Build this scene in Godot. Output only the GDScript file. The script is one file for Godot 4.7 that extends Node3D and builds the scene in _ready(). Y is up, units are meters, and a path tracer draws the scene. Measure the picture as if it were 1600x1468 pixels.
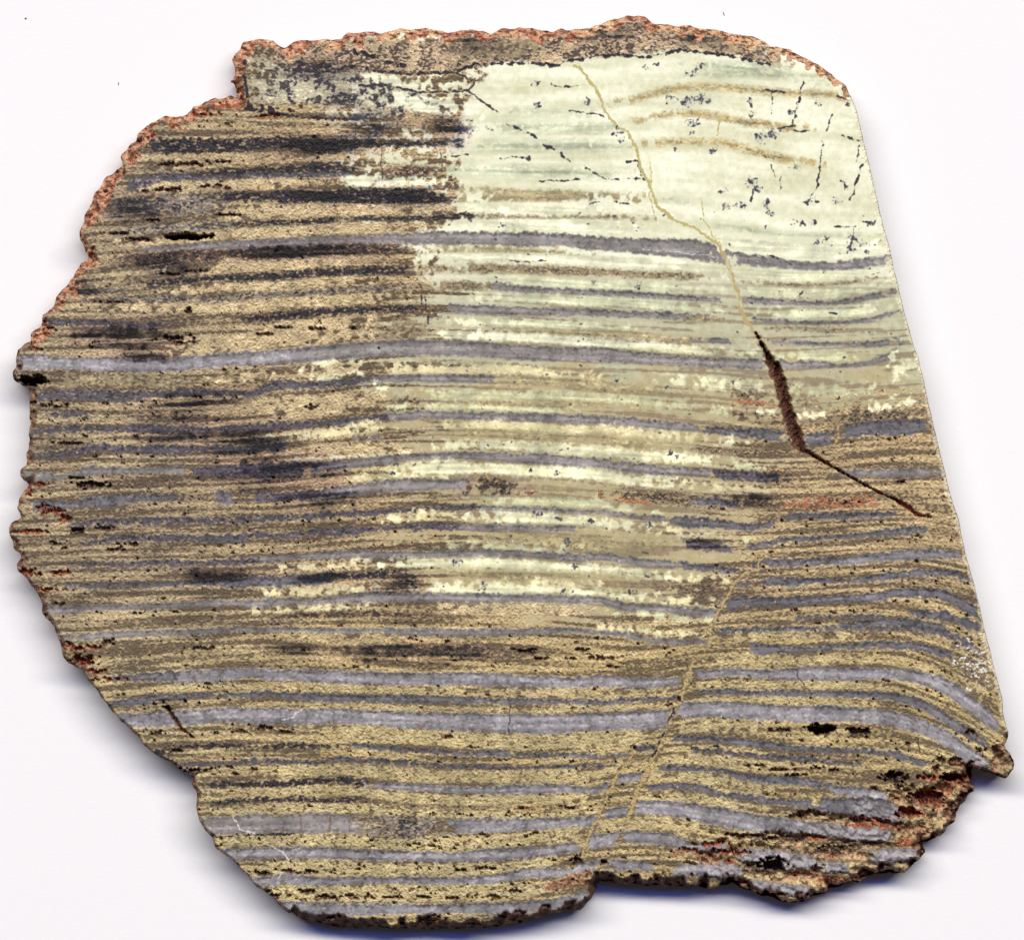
extends Node3D
# One banded rock slab lying on white paper under a flatbed scanner's lamp. Slab plan units: 1 unit = 0.1 mm.

const W := 1600
const H := 1468
const U := 0.0001
const TOP := 62.0          # slab thickness, in plan units
const ROWS := 23           # rows of chunks for the worker threads
const STEP := 2

const OUTLINE := """
style2 362.8,128.2 358.4,126.6 364.5,111.4 362.1,91.1 374.6,74.9 378.7,61.4
style1 405.0,60.1 425.2,61.1 442.1,72.9 452.3,67.5 472.5,59.4 499.5,59.4
style1 529.0,60.8 542.5,50.6 572.9,45.6 593.1,47.6 630.2,42.2 664.0,42.2 697.8,47.2 745.0,44.6 765.2,48.9 785.5,42.2 829.4,42.2 859.8,47.2
style1 851.9,48.9 875.5,43.9 902.5,43.9 936.2,35.4 963.2,27.0 986.9,20.9 1007.1,23.0 1024.0,33.8 1061.1,37.1 1098.2,40.5 1138.8,48.9 1186.0,56.7 1206.2,69.2 1236.6,75.9
style7 1238.9,80.2 1262.5,90.4 1282.8,100.5 1303.0,117.4 1323.2,131.9
style0 1330.0,149.4 1340.1,178.1 1350.2,222.0 1363.8,279.4 1377.2,340.1 1390.8,387.4 1397.5,421.1 1404.2,448.1 1412.7,485.2 1421.1,515.6 1431.2,549.4
style0 1434.6,557.4 1443.1,591.1 1453.2,638.4 1465.0,689.0 1476.8,736.2 1486.9,776.8 1498.8,813.9 1508.9,864.5 1520.7,905.0 1530.8,945.5 1539.2,986.0
style0 1546.0,1008.4 1556.1,1052.2 1566.2,1089.4 1567.9,1113.0
style3 1574.7,1143.4 1573.0,1170.4 1585.2,1187.2 1583.5,1200.8 1573.0,1214.9 1562.9,1215.6 1546.0,1207.5
style6 1524.1,1199.7 1521.7,1219.3 1524.1,1237.9 1508.9,1251.4 1495.4,1268.2 1493.7,1285.1 1481.9,1298.6 1465.0,1310.4 1442.0,1319.5
style6 1446.8,1332.4 1434.6,1348.2 1417.8,1362.1 1390.8,1366.8 1370.5,1370.2 1346.9,1378.3 1309.8,1387.0 1282.8,1398.9 1262.5,1407.3 1242.2,1412.4 1218.6,1407.3 1188.2,1398.9 1157.9,1388.7 1144.4,1383.7
style5 1107.1,1389.1 1090.2,1387.0 1056.5,1387.0 1016.0,1385.7 975.5,1384.3 948.5,1381.0 936.7,1378.3
style5 933.0,1386.4 925.5,1406.6 908.0,1422.8 867.5,1430.2 833.8,1437.7 800.0,1446.5
style5 764.5,1451.2 737.5,1452.5 686.9,1453.2 636.2,1453.2 568.8,1451.8 518.1,1449.8 481.0,1441.7
style4 450.6,1427.5 437.1,1416.8 428.7,1404.9 413.5,1393.1 400.0,1384.7
style4 384.0,1366.6 357.0,1337.9 336.8,1324.4 330.0,1307.5 309.8,1283.9 308.1,1270.4 304.7,1236.6 297.9,1223.8 303.7,1213.7
style4 279.4,1202.9 265.9,1189.4 235.5,1175.9 215.2,1152.2 198.4,1135.4 181.5,1118.5 161.2,1094.9 151.1,1078.0 139.3,1064.5
style3 130.9,1051.0 120.8,1042.6 103.9,1031.4 92.1,1007.1 83.6,986.9 78.6,970.0
style3 64.1,952.5 59.1,932.2 47.2,908.6 27.0,892.4 25.3,881.6 32.1,868.1 20.2,854.6 15.2,834.4 16.9,817.5 32.1,807.4 27.0,790.5 26.3,777.0 36.5,766.9 43.9,758.4 34.4,750.0 31.4,736.5 40.5,723.0 40.5,706.1 45.9,682.5 43.9,652.1 43.9,635.2 45.9,611.6 47.2,605.5
style3 24.3,598.8 20.2,588.0 21.9,574.5 25.3,558.3 25.7,544.1
style2 43.9,534.0 45.6,520.5 60.8,510.4 65.8,495.2
style2 69.2,489.4 84.4,469.1 101.2,445.5 114.8,421.9 133.3,401.6 131.6,388.1 123.2,366.2 128.2,337.5 138.4,320.6 148.5,297.0 158.6,280.1 178.9,266.6 189.0,253.1 189.0,239.6 209.2,219.4 219.4,202.5 232.9,190.7 256.5,182.2 290.2,175.5 300.4,165.4 317.2,156.9 337.5,151.9 357.8,148.5 368.6,151.9
"""
const BANDS := """
pk 383,57.4,87.8 441,77.6,97.9 508,64.1,108.0 576,60.8,111.4 630,64.1,111.4 694,67.5,111.4 745,64.1,101.2 784,50.6,97.9 829,54.0,97.9 851,50.6,101.2 902,47.2,92.8 970,33.8,86.1 1037,33.8,81.0 1088,40.5,79.3 1155,47.2,89.4 1206,64.1,104.6 1240,77.6,114.8
cl 382,82.7,156.9 441,101.2,162.0 502,104.6,162.0 562,114.8,168.8 610,128.2,182.2 677,151.9,182.2 711,168.8,202.5 738,145.1,202.5
wm 556,114.8,131.6 610,118.1,135.0 660,124.9,141.8 704,124.9,138.4
wm 556,135.0,158.6 610,141.8,165.4 660,148.5,178.9 711,151.9,178.9 751,162.0,189.0
tn 610,168.8,199.1 660,175.5,202.5 711,182.2,216.0
wm 596,199.1,216.0 643,202.5,219.4 704,205.9,219.4
br 700,64.1,84.4 767,64.1,91.1 835,64.1,84.4 875,60.8,77.6
br 1051,55.7,72.6 1088,57.4,70.9 1138,64.1,81.0 1172,72.6,89.4
sg 1060,97.1,117.4 1110,97.1,120.8 1161,97.1,120.8 1195,100.5,120.8 1255,110.6,127.5 1296,120.8,134.2
sg 774,170.4,180.6 851,170.4,180.6 943,173.8,183.9
sg 747,192.4,207.6 835,190.7,207.6 902,192.4,207.6 949,194.1,205.9 990,187.3,197.4
sg 733,221.1,236.3 851,217.7,236.3 936,221.1,236.3 993,221.1,234.6
sg 700,254.8,271.7 801,258.2,275.1 902,261.6,278.4 990,266.6,280.1
cr 700,280.1,290.2 716,278.4,288.6 732,278.4,286.9
ol 706,290.2,315.6 767,293.6,315.6 835,297.0,315.6 936,299.7,312.2 1003,303.1,315.6
wm 733,317.2,330.8 868,320.0,334.1 1017,324.0,334.1
br 700,330.8,341.6 767,334.8,341.6 868,337.5,342.2 970,335.8,341.6 1020,338.5,344.2
wm 733,343.6,360.5 835,343.6,360.5 936,344.9,364.5 1003,351.0,369.6
oc 949,160.3,167.1 1003,146.8,155.9 1054,133.3,143.4 1105,131.0,140.1 1127,131.9,141.0 1175,136.3,145.1 1232,141.0,149.8 1296,143.7,151.8 1330,151.1,159.6
oc 990,185.6,193.1 1037,175.5,183.9 1088,172.8,182.2 1110,175.4,185.6 1138,179.6,189.7 1161,185.6,195.7 1189,187.3,198.5 1222,193.3,203.4 1236,195.8,206.6 1249,191.6,200.1 1276,199.1,205.8
oc 997,219.4,229.5 1037,217.7,226.8 1088,217.7,225.5 1133,218.7,228.8 1175,230.0,240.4 1222,240.9,252.1 1262,248.3,257.4 1286,251.7,258.5
sg 1030,302.1,312.2 1074,311.5,320.2 1107,314.3,322.8
sg 1093,345.2,353.0 1161,353.0,361.1 1211,362.1,369.8 1262,365.4,371.2 1384,365.4,372.2
wm 1120,365.4,384.0 1161,372.2,394.1 1228,377.2,402.6 1296,378.9,404.2 1346,375.6,399.2 1380,373.9,395.8
dk 232,216.0,237.9 303,216.0,239.6 371,216.0,236.3 440,213.3,231.2 529,216.0,236.3 576,217.7,229.5 610,220.4,228.5 660,220.4,227.8 711,221.1,226.1
tn 249,244.7,264.9 303,244.7,264.9 371,243.0,259.9 440,236.3,257.3 481,232.9,251.4
dg 195,280.1,297.0 236,271.7,297.0 303,270.0,286.9 340,270.0,280.8 371,270.0,280.1 390,268.3,279.5 421,270.0,280.8 441,268.3,279.5 481,266.6,277.8 515,266.6,276.1 542,267.3,275.1 569,269.0,272.0
dk 303,268.3,275.1 340,264.9,271.7 371,263.2,272.7 390,261.9,270.0 440,258.9,270.8 485,255.0,268.3 515,252.5,268.3 542,259.9,270.0 562,264.9,270.0
bk 596,258.2,275.1 643,258.2,275.1 691,261.6,275.1
or 216,283.5,307.1 270,283.5,303.8 338,281.0,298.7 406,279.3,297.0 473,278.9,295.8 508,279.5,295.3
wm 515,276.8,293.6 559,273.4,293.0 603,275.1,291.9 643,276.8,290.2 694,276.8,290.2
gm 151,303.8,340.9 202,307.1,337.5 270,303.8,334.1 337,300.4,330.8 371,297.0,327.4
dk 340,300.4,313.9 421,300.4,313.9 441,297.0,317.2 507,297.0,316.4 559,293.0,318.9 603,294.6,318.9 643,293.6,318.9 691,303.8,317.9 706,307.8,315.6
or 340,318.9,345.9 407,318.9,342.6 438,320.6,344.2 475,318.9,340.9 542,320.0,337.5 610,320.6,337.5 677,320.6,332.4 707,320.6,330.8
gm 168,357.8,371.2 236,351.0,362.8 303,347.6,361.1 371,347.6,354.4 438,345.9,352.7
dk 438,345.9,352.7 479,341.6,351.0 526,340.2,347.6
dk 367,347.6,354.4 407,344.2,352.7 475,344.2,350.0 529,339.2,346.6
dk 542,338.5,344.9 610,338.5,344.9 660,336.8,344.2 738,332.4,341.6
or 182,374.6,388.1 270,372.9,383.1 338,361.1,376.3 407,354.4,371.2 475,352.7,367.9 542,349.3,366.2 610,347.6,363.8 677,347.6,361.1
gr 209,386.4,394.2 270,382.4,392.2 338,376.8,389.8 406,374.3,388.1 473,371.2,384.8 542,367.9,381.4 633,363.8,382.1 677,362.1,382.1 773,362.3,383.4 835,362.8,386.4 880,364.5,384.8 902,366.2,388.1 970,371.2,393.2 1037,372.9,399.9 1105,378.0,408.4 1133,388.1,412.4
gr 1141,392.4,412.7 1195,399.2,417.1 1245,407.0,421.8 1296,408.6,423.5 1346,404.2,420.1 1390,397.5,412.7
bk 175,398.2,406.7 270,391.5,406.7 338,390.7,407.9 406,389.0,406.5 473,383.9,402.8 542,381.4,398.9 610,384.8,397.2 660,388.1,396.6
ol 664,384.8,395.6 745,384.8,395.6 767,385.4,395.6 835,388.1,396.9 936,391.5,399.9
ol 168,418.5,438.8 219,418.5,438.8 270,420.2,433.7
or 249,423.6,433.7 286,421.9,432.0 327,421.9,430.3 340,410.1,425.9 407,406.7,423.6 475,401.6,420.2 542,398.2,416.8 596,398.2,415.1
dk 219,440.4,450.6 303,433.7,442.8 340,430.3,438.8 371,430.3,440.4 407,426.9,437.1 438,425.2,438.8 475,421.9,433.7 542,417.8,430.3 610,416.8,428.6 643,415.1,425.2
br 657,414.5,424.6 711,412.4,425.9
wm 664,398.2,410.1 701,396.6,411.8 733,395.6,408.4 835,396.6,410.7 970,401.6,419.2 1071,408.4,425.9 1135,421.9,433.7
br 700,410.1,425.9 801,413.4,427.6 868,415.1,429.3 936,418.5,431.3 1003,423.6,434.7 1071,425.2,436.1 1105,428.6,436.1
pg 733,428.0,439.4 835,432.0,446.2 936,435.4,450.6 1037,442.1,456.3 1138,448.9,460.7
gm 118,443.8,459.0 151,445.5,460.7 202,448.9,459.7
or 256,448.9,462.4 338,442.1,457.3 440,439.3,454.4 542,432.0,448.2 610,430.3,444.8
gm 151,462.4,473.2 270,462.4,471.5 340,465.1,472.5 371,459.0,468.1 440,455.6,463.2 542,448.9,457.3 643,445.5,452.9
br 660,438.8,455.6 711,438.8,453.9 761,442.1,453.9 812,445.5,453.9
gr 767,440.4,453.9 835,447.2,459.0 936,452.3,463.1 1037,457.3,468.1 1138,465.8,474.2
pg 733,455.6,469.1 835,459.0,473.2 970,465.8,479.9 1071,472.5,486.7 1138,477.6,487.7
or 158,474.2,486.0 270,472.5,486.0 340,474.2,486.0 441,467.4,480.9 542,459.0,477.6 643,455.6,472.5
gr 697,474.2,490.1 801,478.6,492.1 902,482.0,493.8 1003,486.0,496.8 1105,491.1,501.2
pg 1151,417.8,435.3 1228,424.5,438.7 1330,424.5,435.3 1390,414.4,426.2
br 1157,437.0,442.4 1228,442.1,447.5 1296,442.1,447.5 1380,430.2,435.6
pg 1157,448.1,459.9 1228,451.5,465.0 1296,451.5,466.7 1397,436.3,448.1
gr 1161,461.6,473.4 1228,468.4,477.5 1296,469.4,477.2 1346,463.3,472.4 1400,448.1,458.9
pg 1174,476.8,492.0 1262,481.9,498.8 1330,480.2,495.4 1407,461.6,476.8
gr 1178,496.4,504.5 1262,501.5,507.9 1330,499.8,506.2 1363,494.7,502.1 1411,481.9,488.6
br 1060,493.0,502.1 1127,494.7,502.8
br 1195,508.2,514.3 1296,511.6,517.7 1346,509.9,515.6
gr 1060,525.1,533.2 1144,528.5,536.5
gr 1205,530.1,537.6 1296,534.2,540.9 1363,532.5,542.6 1400,525.8,539.2
dg 67,499.6,507.7 118,499.6,507.7 185,501.9,510.4 236,505.3,512.4 270,503.6,507.7
dk 441,487.0,493.4 542,482.0,491.1 660,475.2,486.0
dk 361,495.2,500.2 402,491.8,501.4 453,488.1,498.9 503,483.9,492.7 568,477.3,485.1
bk 585,486.1,494.2 653,483.4,494.2 702,482.7,496.9
or 232,544.1,555.9 303,523.9,554.9 405,513.8,550.2 433,501.9,541.4 503,502.3,538.9 551,492.8,529.6 583,492.1,526.6
br 589,495.2,530.6 636,500.2,530.6 690,503.6,518.8
pg 700,499.6,510.4 805,499.6,512.7 903,503.6,514.9 1002,508.7,517.1
ol 703,511.1,517.8 805,513.8,522.2 903,515.9,525.6 1002,518.8,530.6 1103,527.2,537.4
wm 686,518.8,531.3 737,516.5,531.3 838,522.2,536.7 901,527.2,541.4 940,528.9,543.1 1002,532.3,546.8 1103,542.4,554.2 1178,547.5,559.3
pg 1205,549.2,561.0 1272,549.2,563.7 1340,547.5,560.3
lg 25,557.0,578.5 50,553.6,577.2 101,557.6,576.9 151,557.6,580.2 202,557.6,581.9 270,559.3,580.2 303,555.9,576.9 371,549.2,571.8 433,545.8,568.4 501,539.1,563.4 568,534.0,559.3
gr 461,543.3,567.8 568,534.0,559.3 636,530.0,554.9 703,531.6,556.6 771,535.7,560.0 838,540.8,563.4 901,542.4,563.4 940,542.4,566.1 968,545.8,566.7 1036,552.6,570.1 1103,557.6,573.5 1171,559.3,576.9 1198,561.0,578.5
gr 1215,561.0,572.8 1228,563.5,574.9 1272,562.7,575.5 1296,565.8,574.9 1363,560.1,569.2 1397,544.5,558.0 1411,533.8,548.9
br 77,581.2,608.2 135,584.6,604.9 202,584.6,606.6 253,584.6,609.9 303,588.0,609.9
or 324,588.0,598.1 364,581.2,598.1 435,577.9,596.4
wm 464,577.9,596.4 494,566.1,596.4 535,561.0,594.8 568,561.0,589.7
or 484,579.6,587.3 518,569.4,584.6 541,566.1,581.2 560,567.8,576.2
bk 575,576.2,588.0 602,577.9,591.4
cr 589,562.7,581.2 670,570.5,585.3 737,570.5,585.3 838,573.8,587.3 867,580.6,591.4 940,580.6,591.4
ol 737,587.3,598.8 800,587.3,608.9 838,589.7,603.2 901,591.4,608.9 1002,600.8,615.7 1070,604.2,615.0
wm 1019,582.9,594.8 1103,589.7,605.5 1171,597.5,612.3 1198,598.1,612.3
pg 1235,596.4,612.3 1262,601.2,616.4 1306,600.8,616.7 1363,597.9,613.1
dg 47,612.6,625.8 84,609.3,624.1 118,607.6,624.1 168,609.9,625.8 219,611.0,624.1 253,609.3,619.0 286,607.6,617.4 320,607.6,615.7 354,609.9,617.4 405,606.6,617.4 420,596.4,611.0 467,597.5,607.6 535,592.4,603.5 568,588.7,600.1 602,588.7,598.8
gr 589,588.7,598.8 653,584.0,596.8 703,584.0,598.1 771,585.6,597.1
or 354,628.5,640.3 410,620.1,645.4 467,617.7,652.8 535,614.3,646.0 585,612.6,639.3 609,615.0,635.9
wm 562,599.8,615.0 582,598.1,613.3 602,603.2,620.1
or 568,606.6,616.7 599,609.9,618.4
bk 609,620.1,633.6 653,621.8,633.6 680,621.8,630.2
pg 629,609.9,622.4 737,611.0,625.8 800,612.6,624.5 838,611.6,625.8 901,615.0,626.1 1002,621.8,632.9 1070,630.2,639.3 1137,635.2,646.0
ol 686,623.4,631.9 802,624.8,632.7 901,626.8,635.2 1002,633.6,642.0
pg 602,632.5,642.7 737,631.9,641.3 800,635.2,643.7 838,635.2,646.0 901,638.6,648.8
dm 1137,606.6,625.1 1171,609.9,628.5 1211,613.3,628.5
rd 1137,623.4,630.2 1171,625.1,634.6 1211,628.5,638.0
bk 1145,643.7,657.2 1171,643.7,653.8 1211,645.4,652.1
wm 1188,635.9,647.1 1211,636.9,647.1
br 1245,621.6,638.5 1292,626.7,640.2
wm 1249,641.8,653.6 1296,641.8,653.6
dm 1296,645.1,665.4 1363,635.0,658.6 1414,638.4,655.2 1451,635.0,655.2
wm 1363,624.9,640.1 1397,618.1,638.4 1431,614.8,631.6
wm 1390,550.6,597.9 1414,540.5,587.8 1434,550.6,584.4
dg 67,644.7,650.8 135,641.3,649.4
dg 47,670.0,678.1 101,665.6,674.7 168,665.6,674.7 236,663.3,676.4 286,665.6,678.1 337,666.6,674.7 402,660.6,673.0 450,658.9,669.7 501,657.9,666.3 551,651.5,664.6 585,648.1,658.9 619,643.0,655.5
gr 602,644.7,657.2 653,641.3,654.1 703,641.3,655.5 771,643.0,659.5 836,644.7,660.4 937,648.9,664.6 1036,656.5,671.4 1103,663.3,676.4
lb 1103,665.0,676.4 1154,668.3,683.2 1228,671.7,690.9
lb 1259,675.8,696.0 1302,675.1,694.6
lb 1316,665.4,685.6 1363,656.3,679.5 1414,654.6,679.5 1446,656.9,672.8
cr 406,678.5,686.5 443,675.1,688.6 518,669.0,683.2 568,658.9,676.4 619,654.8,669.7
gm 541,679.8,690.9 585,677.4,687.6 609,677.4,684.2
bk 609,678.5,684.2 643,672.4,679.1 676,674.1,685.9
cr 663,656.2,669.7 737,656.2,671.0 838,660.6,673.0 901,665.0,679.8 940,663.3,676.4 1002,670.0,683.2 1086,678.5,687.9 1120,681.8,691.6
wm 1113,681.8,697.7 1166,682.5,697.7
ol 670,671.0,682.5 771,671.7,683.2 901,679.1,689.9 940,678.5,686.5 968,685.2,699.4 1070,692.0,703.4
dm 1093,696.0,710.2 1154,699.4,711.2 1221,704.4,716.2
wm 663,688.6,703.4 771,688.6,703.4 872,693.6,710.2 901,695.3,713.5 940,698.7,713.5 1002,703.8,720.3 1086,708.8,723.7 1137,715.6,730.4
pg 1130,716.2,731.4 1171,719.0,733.1 1211,721.3,734.8
or 449,708.1,713.5 467,699.4,713.5 535,696.0,712.2 602,692.0,707.8 646,697.7,705.5
wm 450,714.9,720.3 551,712.2,716.9 653,704.4,710.2
dg 40,708.8,716.9 101,703.8,713.5 135,695.3,706.8 202,695.3,706.8 270,695.3,710.2 320,696.0,705.1 371,696.0,705.1 452,692.0,703.4
gr 32,737.5,752.4 67,737.5,750.7 108,739.9,745.6 135,729.1,743.9 168,729.1,740.5 236,729.8,738.9 303,728.1,740.5
dg 297,729.1,739.9 337,728.1,743.9 407,723.0,745.6 476,720.8,742.7
gr 481,719.6,740.5 535,717.3,732.1 602,712.2,725.0 653,708.8,718.6 686,705.5,719.6 737,705.5,718.6 805,707.1,723.7 872,710.5,728.7 901,712.9,732.1 940,715.6,732.1 968,719.6,737.2 1070,729.8,743.9 1120,731.4,746.6
dg 1113,732.5,747.3 1171,734.8,750.7 1225,739.9,751.7
gr 1309,732.9,742.0 1363,732.9,745.4 1431,731.2,743.7 1473,732.9,742.0
cr 545,741.6,750.0 602,729.1,754.0 653,722.3,747.3 703,717.3,750.7 724,723.0,743.2
wm 589,731.4,750.0 653,723.7,739.9 713,719.0,743.2 737,723.7,740.5 805,727.4,743.9 867,729.1,747.3 937,732.5,751.5 1002,742.6,760.8 1070,747.6,764.2
cr 1063,750.0,764.2 1137,756.8,767.5 1221,761.8,775.3
ye 1255,743.0,763.2 1303,741.3,759.9
lb 57,780.4,797.2 111,783.8,793.9 141,776.3,791.2 175,773.0,791.2 209,773.0,784.4 253,771.3,781.0 286,771.3,779.4
lb 337,766.2,787.8 361,768.6,787.1
dg 400,770.2,784.4 478,766.5,781.6 551,756.8,774.3
gr 501,765.2,778.7 551,756.1,774.3 602,749.3,767.5 653,747.6,767.5 703,749.3,764.2 737,746.0,761.8
bk 734,738.2,773.6 788,748.3,773.6 832,763.5,773.6
ol 821,752.7,773.0 867,759.5,774.3 940,759.8,775.6
rd 800,762.8,774.3 816,765.2,773.6 835,769.6,774.3
rd 941,763.5,782.1 985,765.2,783.8 1024,777.0,786.5
dm 945,761.8,773.6 1022,765.2,783.8 1070,769.6,791.2 1120,776.3,794.5 1171,779.7,794.5 1225,783.8,797.9
lb 1086,777.0,788.8 1124,778.7,790.5 1154,785.4,792.2
rd 1228,785.4,795.6 1272,779.7,794.5 1296,778.4,791.9 1323,778.7,792.2 1346,776.8,790.2 1384,773.4,783.5
pg 720,773.0,787.8 805,776.3,789.5 901,779.7,793.2 940,779.7,792.9 968,786.5,799.6 1036,793.2,804.7
dg 111,816.8,822.9 168,810.1,819.5 236,808.4,818.2 303,808.4,818.2 371,808.4,816.5 400,805.0,814.8 438,805.0,813.1 484,801.6,811.4 551,798.3,806.4 619,794.9,803.0 703,788.1,796.2 754,788.1,796.2
gr 754,789.8,797.9 838,791.2,800.6 901,795.6,804.7 940,795.6,803.0 968,800.6,809.1 1036,805.7,814.1
lb 1053,806.7,820.9 1070,806.7,824.9 1120,810.8,824.2 1171,817.5,829.3 1205,813.5,823.2
lb 1228,802.3,811.4 1301,799.8,809.8 1346,799.7,811.2 1400,799.7,805.4
cr 602,804.0,817.5 646,797.2,812.4 686,797.2,810.1 720,804.0,814.1
wm 727,798.3,814.8 805,798.3,816.5 870,804.2,819.0 945,810.1,824.9 1036,818.5,831.7
cr 1029,819.2,831.7 1103,829.3,841.8 1154,837.8,851.9 1183,837.8,849.6
dg 128,846.2,852.9 185,837.1,845.2 236,835.4,845.2 303,835.4,845.2 371,833.7,846.9 400,830.3,840.1 438,833.7,841.8 484,828.6,836.7 551,823.6,835.0 602,821.9,828.3 670,816.8,828.3 727,816.8,828.3
gr 724,818.5,829.3 827,820.0,830.2 901,820.9,830.0
ol 737,831.0,851.2 838,834.4,854.6 901,834.4,861.4 940,837.8,861.4 1002,841.1,864.8 1063,847.9,868.1
pg 703,846.2,858.0 805,849.6,859.7 867,854.6,864.8 906,854.6,864.8
lb 1070,844.5,855.3 1103,845.5,858.7 1147,854.6,863.1
lb 1164,851.2,859.7 1205,842.8,851.9 1228,839.2,846.6 1259,837.8,845.9 1330,833.5,841.5 1380,826.7,836.5 1414,821.6,834.8 1448,821.6,831.4
dg 111,879.3,884.0 168,879.3,884.0 236,874.2,884.0 303,875.9,884.0 371,872.5,882.3 438,867.5,877.2
gr 400,867.5,878.9 421,868.1,877.6 484,862.4,873.9 568,859.0,872.2 653,860.7,870.5 737,857.3,872.2 838,860.7,872.2 901,864.1,878.9 940,864.1,875.5 1002,870.8,885.7 1070,877.6,889.0
lb 1063,877.6,889.0 1124,884.3,894.1 1167,889.4,895.8
lb 1169,881.0,890.1 1188,879.3,888.4
lb 1196,871.5,883.9 1238,872.5,884.0 1267,872.4,883.0 1330,868.9,882.0
lg 1316,869.6,882.0 1397,860.5,875.3 1465,857.1,871.9 1507,860.5,871.9
cr 427,884.2,892.6 503,879.6,890.4 568,872.5,887.4
wm 562,873.2,886.7 636,872.5,885.7 703,872.5,889.0 805,872.5,889.0 867,879.3,892.4 937,881.8,895.0 1002,889.4,900.9 1070,896.1,907.6
cr 1063,896.1,907.6 1137,901.9,914.4
lb 101,910.3,917.7 135,912.0,919.4 185,908.6,916.0 236,908.6,916.0 303,906.9,914.4 371,902.9,917.7 400,899.5,916.0 438,899.5,919.4 467,896.1,912.7 489,899.5,916.0 518,892.8,909.3
dk 511,892.4,901.9 551,894.5,902.5 602,891.1,902.5 636,889.4,900.9
bk 605,891.8,905.9 656,892.8,909.3
ol 663,887.7,899.2 737,889.4,902.5 838,896.1,907.6 867,896.8,904.6 940,896.1,904.2 968,901.9,910.3
cr 771,898.5,909.3 901,909.6,919.4 940,906.3,916.0
dm 1029,913.7,923.8 1086,914.7,925.5 1139,914.7,924.8
lb 1151,908.6,916.0 1176,906.3,914.4
lb 1183,901.1,913.4 1238,901.2,916.0 1262,902.6,912.4 1330,902.6,910.7 1380,894.2,905.7 1448,889.1,900.6 1498,892.5,902.3 1519,904.3,910.7
cr 400,918.8,932.2 467,917.1,930.6 535,913.7,927.2 636,910.3,923.8
wm 649,908.0,922.8 703,908.0,926.2 771,911.3,929.5 872,918.1,929.5 901,923.1,934.6 940,919.8,929.5 968,926.5,936.3 1036,928.2,943.0
cr 1029,928.9,943.0 1103,935.0,948.1 1137,932.2,943.0
gr 60,945.1,959.9 108,946.8,959.9 135,945.1,954.9 185,943.4,953.2 236,941.7,951.5 303,938.3,948.1 371,936.6,946.4 400,935.0,951.5 438,933.3,944.7 467,935.0,946.4 535,929.9,943.0 585,923.1,941.4 653,924.8,939.7 737,926.5,943.0 838,928.2,941.4 901,929.9,944.7 940,931.6,943.0 968,938.3,953.2 1036,945.1,958.2 1124,951.8,970.0
lb 1129,933.9,953.2 1162,932.2,951.5
lb 1166,931.6,946.4 1233,932.3,947.1 1292,929.8,941.2 1363,924.6,939.4 1431,917.8,932.7 1481,922.9,939.4 1532,948.2,969.8
or 683,943.4,959.9 771,941.7,959.9 870,944.2,961.6 945,946.8,958.2
pg 962,952.5,964.3 1036,958.6,968.4 1120,965.3,973.4
cr 400,950.8,960.9 501,945.8,956.5 585,942.4,954.2
bk 400,962.6,970.0 501,955.2,963.3 602,954.2,962.6 686,959.2,969.4
lb 1249,962.4,968.1 1330,960.0,965.8 1380,960.0,964.7
lb 1424,951.6,963.0 1481,955.0,969.8 1529,972.5,987.7
lb 1313,972.5,983.3 1380,965.1,976.5 1431,966.8,983.3 1481,975.2,990.0
gr 95,993.0,999.4 144,987.9,999.4 211,984.5,994.3 279,982.8,992.6 346,979.5,987.5 431,979.5,987.5 501,980.7,990.5 636,980.7,992.2 737,982.4,993.9 838,980.7,990.5 901,980.7,988.8 940,982.4,992.2 968,982.4,993.9 1002,992.5,1000.6 1036,995.9,1005.7 1070,999.3,1007.4 1105,995.9,1005.7
cr 901,974.6,979.7 985,978.0,986.4 1036,986.4,994.2 1103,986.4,994.9
lb 1115,981.4,990.8 1178,979.7,989.8 1279,978.0,985.4 1363,978.0,984.8 1431,978.0,986.4 1481,984.8,998.2 1525,1008.4,1025.2 1542,1021.9,1042.1
ye 433,991.5,1006.7 448,988.6,1005.4 515,990.2,1007.1 551,989.8,1008.4 609,988.1,1006.7 636,993.2,1005.0
dm 548,1008.4,1023.6 602,1005.0,1024.6 636,1007.7,1024.6 754,1004.3,1024.6 805,1008.4,1025.2
lb 1171,1001.6,1025.2 1215,1008.4,1021.9 1390,1001.6,1013.4 1448,1006.7,1018.5 1492,1018.5,1032.0
ye 1103,988.1,1001.6 1188,988.1,1001.6 1205,986.4,998.2 1276,989.8,1005.0 1330,984.8,998.2
ye 1103,1021.9,1038.8 1171,1018.5,1037.1 1195,1026.9,1038.8 1296,1023.6,1038.8 1363,1023.6,1037.1
lb 171,1055.4,1061.8 211,1052.0,1063.5 262,1048.6,1065.2 296,1047.0,1065.2
lg 279,1047.6,1065.2 313,1045.3,1065.2 363,1043.6,1061.8 400,1043.1,1059.7 431,1043.6,1063.5 467,1044.8,1063.0 498,1045.3,1066.9 568,1048.2,1069.8 670,1049.9,1071.5 737,1049.9,1071.5 838,1055.0,1073.2 901,1056.6,1074.9 940,1055.0,1073.2 1002,1058.3,1074.9 1066,1056.6,1071.5
lg 1083,1046.5,1061.4 1137,1043.1,1056.3 1203,1044.8,1060.5 1240,1042.3,1063.0 1330,1041.5,1063.0 1397,1043.1,1061.4 1448,1049.9,1071.5 1481,1060.0,1086.7 1515,1085.3,1113.7 1549,1112.3,1137.3 1562,1129.2,1144.0
ye 363,1066.2,1079.7 466,1068.0,1082.0 602,1071.8,1086.0 737,1072.5,1087.7
or 771,1075.2,1089.4 872,1076.5,1091.1 940,1075.9,1091.1
ye 833,1074.2,1089.4 935,1079.2,1091.1 1036,1075.9,1089.4
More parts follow.
